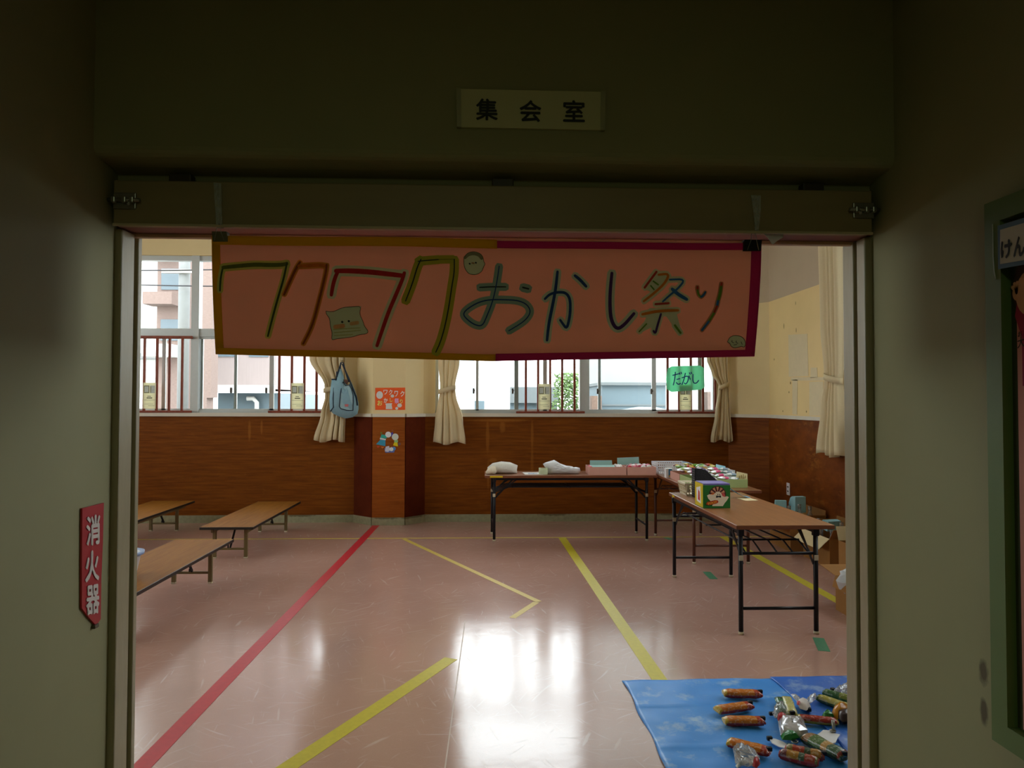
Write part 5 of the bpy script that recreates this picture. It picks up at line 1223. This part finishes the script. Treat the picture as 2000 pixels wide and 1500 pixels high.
def bag_(pts, T, mats, label, parts, cat='bag', jit=.004):
    c = [U(x, y, Z=ZTARP) for x, y in pts]; ctr = sum(c, Vector()) / len(c)
    t = thing(parts.get('name', 'snack_bag'), label, cat, ctr)
    MB().pillow([v + Vector((0, 0, T * .3)) for v in c], (0, 0, 1), T, T * .3, 6, jit, power=.7).build('film', mats, t, smooth_all=False if parts.get('flat') else None)
    return t, ctr
SILV = M('silver_foil', (200, 202, 206), .22, .2, 30, .4, .5, .6); GRF2 = M('green_foil', (20, 110, 44), .25, .3, 30, .3, .5, .1)
t, c = bag_([(1519, 1412), (1537, 1409), (1571, 1411), (1573, 1425), (1579, 1442), (1566, 1446), (1545, 1446), (1525, 1444), (1522, 1430)], .042, SILV, 'silver foil snack bag with a green panel in the middle of the prizes', {'flat': 1}, jit=.0075)
g2 = [U(x, y, Z=ZTARP + .025) for x, y in ((1524, 1437), (1536, 1428), (1557, 1430), (1562, 1441), (1545, 1446), (1528, 1445))]
MB().pillow(g2, (0, -.3, 1), .02, .004, 4, .005).build('green_panel', GRF2, t, smooth_all=False)
q = U(1552, 1449, Z=ZTARP); MB().lathe([(.016, 0), (.016, .006), (.010, .006), (.010, 0), (.016, 0)], q, 16).build('ring', STEEL, t)
t, c = bag_([(1514, 1390), (1524, 1384), (1534, 1388), (1540, 1400), (1541, 1409), (1528, 1411), (1513, 1408), (1508, 1399)], .05, FILM, 'clear plastic bag with a red sweet above the silver bag', {})
rd = M('red_sweet', (176, 40, 48), .35, .2, 40)
MB().pillow([U(x, y, Z=ZTARP + .012) for x, y in ((1517, 1401), (1527, 1397), (1537, 1403), (1535, 1410), (1520, 1410))], (0, 0, 1), .03, .008, 4).build('sweet', rd, t)
q = U(1507, 1397, Z=ZTARP); MB().bbox(q.x - .012, q.x + .012, q.y - .008, q.y + .008, q.z, q.z + .016, .003).build('magnet_clip', BLACKM, t)
t, c = bag_([(1431, 1468), (1440, 1464), (1452, 1474), (1470, 1477), (1484, 1484), (1482, 1500), (1460, 1504), (1436, 1498), (1434, 1482)], .045, FILM, 'clear plastic bag with a red sweet at the bottom edge of the view', {})
MB().pillow([U(x, y, Z=ZTARP + .012) for x, y in ((1471, 1484), (1480, 1483), (1485, 1492), (1478, 1500), (1470, 1497))], (0, 0, 1), .025, .008, 4).build('sweet', rd, t)
MB().pillow([U(x, y, Z=ZTARP + .008) for x, y in ((1436, 1496), (1446, 1488), (1460, 1484), (1464, 1489), (1448, 1495), (1440, 1500))], (0, 0, 1), .012, .008, 3).build('paper_slip', WHITE, t)
ct = thing('twist_sweet', 'white twist-wrapped sweet on the darker tarp fold', 'sweet', U(1572, 1376, Z=.02))
z_ = .028
MB().pillow([U(x, y, Z=z_) for x, y in ((1556, 1372), (1566, 1366), (1578, 1370), (1584, 1380), (1575, 1388), (1562, 1384))], (0, 0, 1), .025, .014, 4, .002).build('centre', M('white_wrapper', (214, 206, 202), .4, .1, 40, .1), ct)
MB().pillow([U(x, y, Z=z_ + .01) for x, y in ((1560, 1372), (1548, 1362), (1545, 1356), (1554, 1356), (1565, 1366))], (0, 0, 1), .012, .006, 3, .002).build('twist_end', FILM, ct)
MB().pillow([U(x, y, Z=z_ + .01) for x, y in ((1574, 1370), (1582, 1358), (1594, 1354), (1594, 1366), (1580, 1376))], (0, 0, 1), .014, .006, 3, .002).build('twist_end', FILM, ct)
MB().pillow([U(x, y, Z=z_ + .02) for x, y in ((1556, 1370), (1563, 1370), (1562, 1378), (1556, 1376))], (0, 0, 1), .008, .004, 3).build('stripe', rd, ct)
q = U(1579, 1386, Z=.02); MB().bbox(q.x - .01, q.x + .01, q.y - .014, q.y + .014, q.z - .006, q.z + .012, .003).build('magnet_clip', BLACKM, ct)
og = thing('snack_bag', 'orange and green foil snack bag half hidden by the jamb', 'bag', U(1634, 1398, Z=.02))
MB().pillow([U(x, y, Z=.03) for x, y in ((1624, 1392), (1636, 1384), (1652, 1383), (1664, 1390), (1662, 1402), (1640, 1404), (1628, 1402))], (0, 0, 1), .05, .015, 5, .004).build('film', M('orange_foil', (196, 130, 20), .25, .3, 30, .3), og)
MB().pillow([U(x, y, Z=.03) for x, y in ((1605, 1398), (1616, 1391), (1625, 1395), (1630, 1403), (1612, 1402))], (0, 0, 1), .025, .012, 4, .003).build('green_end', GRF2, og)
MB().pillow([U(x, y, Z=.035) for x, y in ((1634, 1398), (1650, 1392), (1668, 1394), (1668, 1408), (1645, 1410))], (0, 0, 1), .035, .02, 4, .003).build('dark_side', M('dark_brown_foil', (48, 32, 30), .3, .2, 30, .2), og)
wb = thing('plastic_wrapper', 'white plastic wrapper at the top of the dark tarp fold by the jamb', 'wrapper', U(1645, 1350, Z=.015))
MB().pillow([U(x, y, Z=.03) for x, y in ((1625, 1353), (1634, 1347), (1645, 1346), (1655, 1338), (1668, 1336), (1668, 1352), (1650, 1354), (1636, 1357))], (0, 0, 1), .03, .014, 4, .006).build('film', FILM, wb)
q = U(1627, 1349, Z=.015); MB().bbox(q.x - .012, q.x + .012, q.y - .01, q.y + .01, q.z, q.z + .014, .003).build('magnet_clip', BLACKM, wb)
ov = thing('oval_tag', 'white oval tag with a black clip below the silver bag', 'tag', U(1522, 1454, Z=.01))
MB().prism([U(x, y, Z=ZTARP + .004) for x, y in ((1503, 1445), (1512, 1444), (1528, 1449), (1538, 1456), (1542, 1461), (1536, 1463), (1522, 1460), (1508, 1452))], (0, 0, .004)).build('card', PLAINW, ov)
q = U(1503, 1446, Z=ZTARP); MB().bbox(q.x - .012, q.x + .012, q.y - .008, q.y + .008, q.z, q.z + .018, .003).build('magnet_clip', BLACKM, ov)
sq = thing('square_tag', 'white wavy-edged square tag with a clear clip right of the silver bag', 'tag', U(1616, 1440, Z=.02))
MB().prism([U(x, y, Z=.024) for x, y in ((1592, 1438), (1601, 1433), (1608, 1427), (1620, 1428), (1632, 1434), (1641, 1436), (1636, 1443), (1632, 1452), (1624, 1454), (1610, 1448), (1600, 1442))], (0, 0, .004)).build('card', PLAINW, sq)
q = U(1627, 1430, Z=.028); MB().bbox(q.x - .014, q.x + .012, q.y - .008, q.y + .008, q.z, q.z + .012, .003).tube([(q.x + .004, q.y, q.z + .01), (q.x + .01, q.y + .02, q.z + .045)], .008, 8).build('clip', STEEL, sq)

# ================================================================ outside, seen through the windows
GROUND = M('street_asphalt', (150, 150, 148), .9, .15, 3, coord='World')
struct(MB().box(-40, 30, YB + .2, 60, -.5, -.3).build('ground_street', GROUND))
BRICK = M('pale_brick', (116, 100, 94), .9, .3, 16, .2, .2, stretch=(1, 1, 4)); STUC = M('white_stucco', (196, 196, 192), .9, .06, 3); GREYB = M('grey_render', (96, 102, 104), .9, .1, 4)
DARKG = M('dark_window_glass', (70, 84, 92), .2, .2, 3, 0, .5); BLUEG = M('blue_grey_shutter', (84, 100, 108), .6, .1, 6, stretch=(1, 1, 14)); CONC = M('concrete', (112, 114, 114), .9, .12, 8)
PINKW = M('pinkish_siding', (140, 128, 126), .8, .08, 2, stretch=(14, 1, 1))
def ox(px, py, Y): return U(px, py, Y=Y)
# brick apartment with balconies
Y1 = 17.0
bb = thing('brick_building', 'pale brick building with balconies seen through the left window', 'building', (ox(330, 800, Y1).x, Y1, -.3))
x0, x1 = ox(305, 700, Y1).x, ox(352, 700, Y1).x
MB().box(x0, x1, Y1, Y1 + 1.4, 1.2, 9).build('wall', BRICK, bb); MB().box(x0, x1, Y1 + .6, Y1 + 1.4, -.3, 1.2).build('lower_wall', GREYB, bb)
for z in (2.55, 3.75, 4.9, 6.2): MB().box(x0 - .1, x1, Y1 - .5, Y1, z, z + .28).build('balcony', STUC if z < 3 else BRICK, bb)
for z in (2.95, 4.15, 5.3): MB().box(x0 + .1, x1 - .05, Y1 - .02, Y1 + .01, z, z + .5).build('window', DARKG, bb)
MB().box(ox(333, 770, Y1).x, ox(345, 770, Y1).x, Y1 + .55, Y1 + .6, .3, 1.1).build('doorway', DARKG, bb)
wb_ = thing('white_building', 'white plastered building at the far left through the left window', 'building', (-11, 18.6, -.3))
MB().box(-14, ox(312, 700, 18.6).x, 18.6, 22, -.3, 9).build('wall', STUC, wb_); MB().box(-13.8, ox(312, 700, 18.6).x, 18.4, 18.6, 2.6, 2.75).build('ledge', CONC, wb_)
pl = thing('utility_pole', 'grey concrete utility pole outside the left window', 'pole', (ox(367, 780, 13.5).x, 13.5, -.3))
pxx = ox(358, 700, 13.5).x
MB().tube([(pxx, 13.5, -.3), (pxx, 13.5, 8)], .10, 16).build('shaft', CONC, pl)
for z in (3.9, 4.6, 5.2): MB().box(pxx - .35, pxx + .35, 13.33, 13.41, z, z + .07).build('crossarm', STEEL, pl)
for k, (z0, z1, sag) in enumerate(((4.65, 4.9, .1), (4.0, 4.1, .12), (3.95, 3.7, .15), (5.25, 5.0, .2))):
    pts = [Vector((-12 + 10.5 * t / 10, 13.315, z0 + (z1 - z0) * t / 10 - sag * math.sin(PI * t / 10))) for t in range(11)]
    tag(MB().tube(pts, .012, 6).build('overhead_cable', BLACKM), 'thin overhead cable crossing the left window', 'cable', 'overhead cables outside')
# street side seen through the left window: long pinkish building over a dark ground floor
Y2 = 19.0
lb2 = thing('pinkish_building', 'long pinkish building above a dark carport through the left window', 'building', (-4, Y2, -.3))
xa, xb = ox(400, 740, Y2).x, ox(538, 740, Y2).x
MB().box(xa, xb, Y2, Y2 + 5, 1.85, 9.5).build('upper_wall', PINKW, lb2); MB().box(xa, xb, Y2 - .25, Y2, 1.75, 1.95).build('ledge', STUC, lb2)
MB().box(xa + .2, xb, Y2 + .4, Y2 + 5, -.3, 1.75).build('lower_wall', BLUEG, lb2)
for k in range(2): x = xa + .5 + k * .7; MB().box(x, x + .35, Y2 + .34, Y2 + .4, .35, 1.2).build('window', DARKG, lb2)
for k in range(2): x = xa + .3 + k * .85; MB().box(x, x + .5, Y2 - .03, Y2 + .01, 2.7, 3.7).build('window', BLUEG, lb2)
MB().tube([(ox(455, 760, Y2).x + .3, Y2 + .2, 1.6), (ox(490, 760, Y2).x, Y2 + .2, 1.6), (ox(497, 760, Y2).x, Y2 + .2, 1.5), (ox(497, 770, Y2).x, Y2 + .2, .6)], .06, 8).build('pipe', STUC, lb2)
# brick pier between
bp_ = thing('brick_wall_outside', 'narrow pale brick wall beside the window mullion outside', 'wall', (ox(400, 770, 16).x, 16, -.3))
MB().box(ox(391, 750, 16).x, ox(412, 750, 16).x, 16, 16.4, 1.6, 7).build('upper_part', BRICK, bp_); MB().box(ox(391, 750, 16).x, ox(404, 750, 16).x, 16, 16.4, -.3, 1.6).build('lower_part', BRICK, bp_)
# laundry-like pale cloth and road barrier
gr = thing('guard_rail_outside', 'pale street railing seen low through the left window', 'railing', (-3, 13.6, -.3))
for z in (1.15, 1.32): MB().box(-5.2, -2.2, 13.58, 13.62, z, z + .05).build('rail', STUC, gr)
for k in range(7): MB().box(-5.1 + k * .48, -5.05 + k * .48, 13.58, 13.62, -.3, 1.37).build('post', CONC, gr)
# right window: white house with grey garage, shrub, glass-sided shed, car
Y3 = 18.0
wh = thing('white_house', 'white house with a grey garage shutter through the right window', 'building', (1, Y3, -.3))
MB().box(ox(860, 740, Y3).x, ox(1088, 740, Y3).x, Y3, Y3 + 5, -.3, 4.2).build('wall', M('bright_white_stucco', (236, 236, 234), .9, .03, 3), wh)
MB().box(ox(996, 760, Y3).x, ox(1088, 760, Y3).x, Y3 - .05, Y3, -.3, 1.55).build('garage_shutter', BLUEG, wh)
MB().box(ox(996, 760, Y3).x, ox(1090, 760, Y3).x, Y3 - .25, Y3 - .05, 1.5, 1.9).build('garage_lintel', GREYB, wh)
MB().box(ox(927, 770, Y3).x, ox(946, 770, Y3).x, Y3 - .04, Y3, -.3, 1.55).build('door_panel', BLUEG, wh)
MB().box(ox(896, 720, Y3).x, ox(926, 760, Y3).x, Y3 - .04, Y3, 1.6, 2.6).build('window', M('pale_blue_pane', (150, 170, 180), .3, .1, 3), wh)
sh_ = thing('shrub', 'leafy green shrub behind the right window guard', 'shrub', (ox(1110, 800, 14).x, 14, -.3))
LEAF = M('leaf_green', (104, 128, 84), .7, .35, 6, 0, .2)
b = MB(); rnd = random.Random(4); sx = ox(1110, 760, 14).x
for k in range(4200):
    a = rnd.random() * 2 * PI; z = -.1 + 2.2 * rnd.random(); rr = .34 * math.sqrt(rnd.random()) * (1 - .25 * max(0, z - 1.3))
    c = Vector((sx + rr * math.cos(a), 14 + rr * math.sin(a), z)); d = Vector((rnd.gauss(0, 1), rnd.gauss(0, 1), rnd.gauss(0, .6))).normalized(); e = d.cross(Vector((rnd.gauss(0, 1), rnd.gauss(0, 1), rnd.gauss(0, 1)))).normalized()
    s_ = .03 + .02 * rnd.random(); b.add([c - d * s_, c + e * s_ * .5, c + d * s_, c - e * s_ * .5], [(0, 1, 2, 3)])
b.build('foliage', LEAF, sh_, recalc=False); MB().tube([(sx, 14, -.3), (sx + .03, 14, .6), (sx, 14, 1.4)], [.03, .025, .012], 8).build('stem', M('bark', (84, 66, 48), .9, .2, 20), sh_)
Y4 = 14.5
sd_ = thing('grey_shed', 'grey sided shed filling the second pane of the right window', 'shed', (3, Y4, -.3))
x0, x1 = ox(1176, 770, Y4).x, ox(1300, 770, Y4).x
MB().box(x0, x1, Y4, Y4 + 2.5, -.3, 1.87).build('wall', BLUEG, sd_); MB().box(x0 - .05, x1 + .05, Y4 - .1, Y4 + 2.6, 1.87, 1.93).build('roof', GREYB, sd_)
for z in (.9, 1.1, 1.45): MB().box(x0, x1, Y4 - .03, Y4, z, z + .03).build('batten', GREYB, sd_)
rb_ = thing('reddish_brick_wall', 'low reddish brick wall with plants left of the grey shed', 'wall', (ox(1165, 770, 14.2).x, 14.2, -.3))
MB().box(ox(1156, 770, 14.2).x, ox(1175, 770, 14.2).x, 14.2, 14.5, -.3, 1.65).build('brickwork', M('reddish_brick', (112, 92, 82), .9, .35, 22, .2), rb_)
bh = thing('white_garden_wall', 'tall white wall behind the grey shed', 'wall', (3.6, 20.5, -.3))
MB().box(ox(1150, 740, 20.5).x, ox(1460, 740, 20.5).x, 20.5, 20.8, -.3, 9.5).build('panel', M('pale_grey_stucco', (134, 138, 136), .9, .06, 3), bh)
dp = thing('dark_brick_house', 'grey brown house edge seen between the green sign and the curtain', 'building', (ox(1395, 770, 15).x, 15, -.3))
MB().box(ox(1382, 770, 15).x, ox(1440, 770, 15).x, 15, 18, -.3, 1.75).build('wall', M('brown_grey_brick', (104, 90, 84), .9, .3, 14, .2), dp); MB().box(ox(1330, 770, 15).x, ox(1440, 770, 15).x, 14.9, 18.1, 2.6, 2.72).build('eaves', GREYB, dp); MB().box(ox(1300, 770, 15.5).x, ox(1384, 770, 15.5).x, 15.5, 18, -.3, 2.6).build('side_wall', STUC, dp)
# car bonnet and windscreen low outside the right window
ca = thing('parked_car', 'silver parked car with its roof just above the right window sill', 'car', (ox(1225, 800, 11.7).x, 11.7, -.3))
cx0, cx1 = ox(1150, 790, 11.7).x, ox(1275, 790, 11.7).x; L_ = cx1 - cx0
SILVC = M('silver_car_paint', (150, 156, 160), .25, .05, 10, 0, .5, .3, .5)
def car_prof(s): return [(cx0 - .7 - 1.2, .15), (cx0 - 1.9, .55), (cx0 - 1.0, .72), (cx0 - .1, 1.22), (cx0 + .5, 1.42), (cx1 - .1, 1.5), (cx1 + .6, 1.35), (cx1 + 1.0, .9), (cx1 + 1.1, .2), (cx1 + 1.05, .0), (cx0 - 1.8, .0)]
pr = car_prof(1)
vs = []; n = len(pr)
for y, k in ((10.95, .93), (11.15, 1), (12.3, 1), (12.5, .93)): vs += [Vector((x, y, z * k - .05)) for x, z in pr]
fs = [list(range(n))[::-1], list(range(3 * n, 4 * n))]
for r in range(3):
    for k in range(n): fs.append((r * n + k, r * n + (k + 1) % n, (r + 1) * n + (k + 1) % n, (r + 1) * n + k))
MB().add(vs, fs, 0, False).build('body', SILVC, ca)
MB().prism([(cx0 + .05, 11.0, 1.14), (cx0 + .5, 11.04, 1.32), (cx1 - .2, 11.04, 1.38), (cx1 - .2, 10.99, 1.08)], (0, .02, 0)).build('side_window', DARKG, ca)
for x in (cx0 - .9, cx1 + .2): MB().lathe([(.02, -.1), (.28, -.1), (.3, -.06), (.3, .06), (.28, .1), (.02, .1)], (x, 11.05, 0), 24, 0, True, Matrix.Rotation(PI / 2, 4, 'X')).build('wheel', BLACKM, ca)
# van roof low outside the left window
va = thing('parked_van', 'pale van bonnet low outside the left window', 'car', (ox(520, 800, 12).x, 12, -.3))
vx0, vx1 = ox(440, 800, 12).x, ox(650, 800, 12).x
pr = [(vx0 - .2, 0), (vx0 - .2, .9), (vx0 + .1, 1.1), (vx0 + .5, 1.28), (vx0 + 1.0, 1.33), (vx1 + .2, 1.31), (vx1 + .6, .9), (vx1 + .6, 0)]
MB().prism([(x, 11.4, z - .05) for x, z in pr], (0, 1.4, 0)).build('body', SILVC, va); MB().prism([(vx0 + .15, 11.39, .85), (vx0 + .5, 11.39, 1.18), (vx1 - .2, 11.39, 1.2), (vx1 + .2, 11.39, .85)], (0, .02, 0)).build('side_window', DARKG, va)
for x in (vx0 + .3, vx1 + .1): MB().lathe([(.02, -.1), (.26, -.1), (.28, -.06), (.28, .06), (.26, .1), (.02, .1)], (x, 11.45, -.02), 24, 0, True, Matrix.Rotation(PI / 2, 4, 'X')).build('wheel', BLACKM, va)
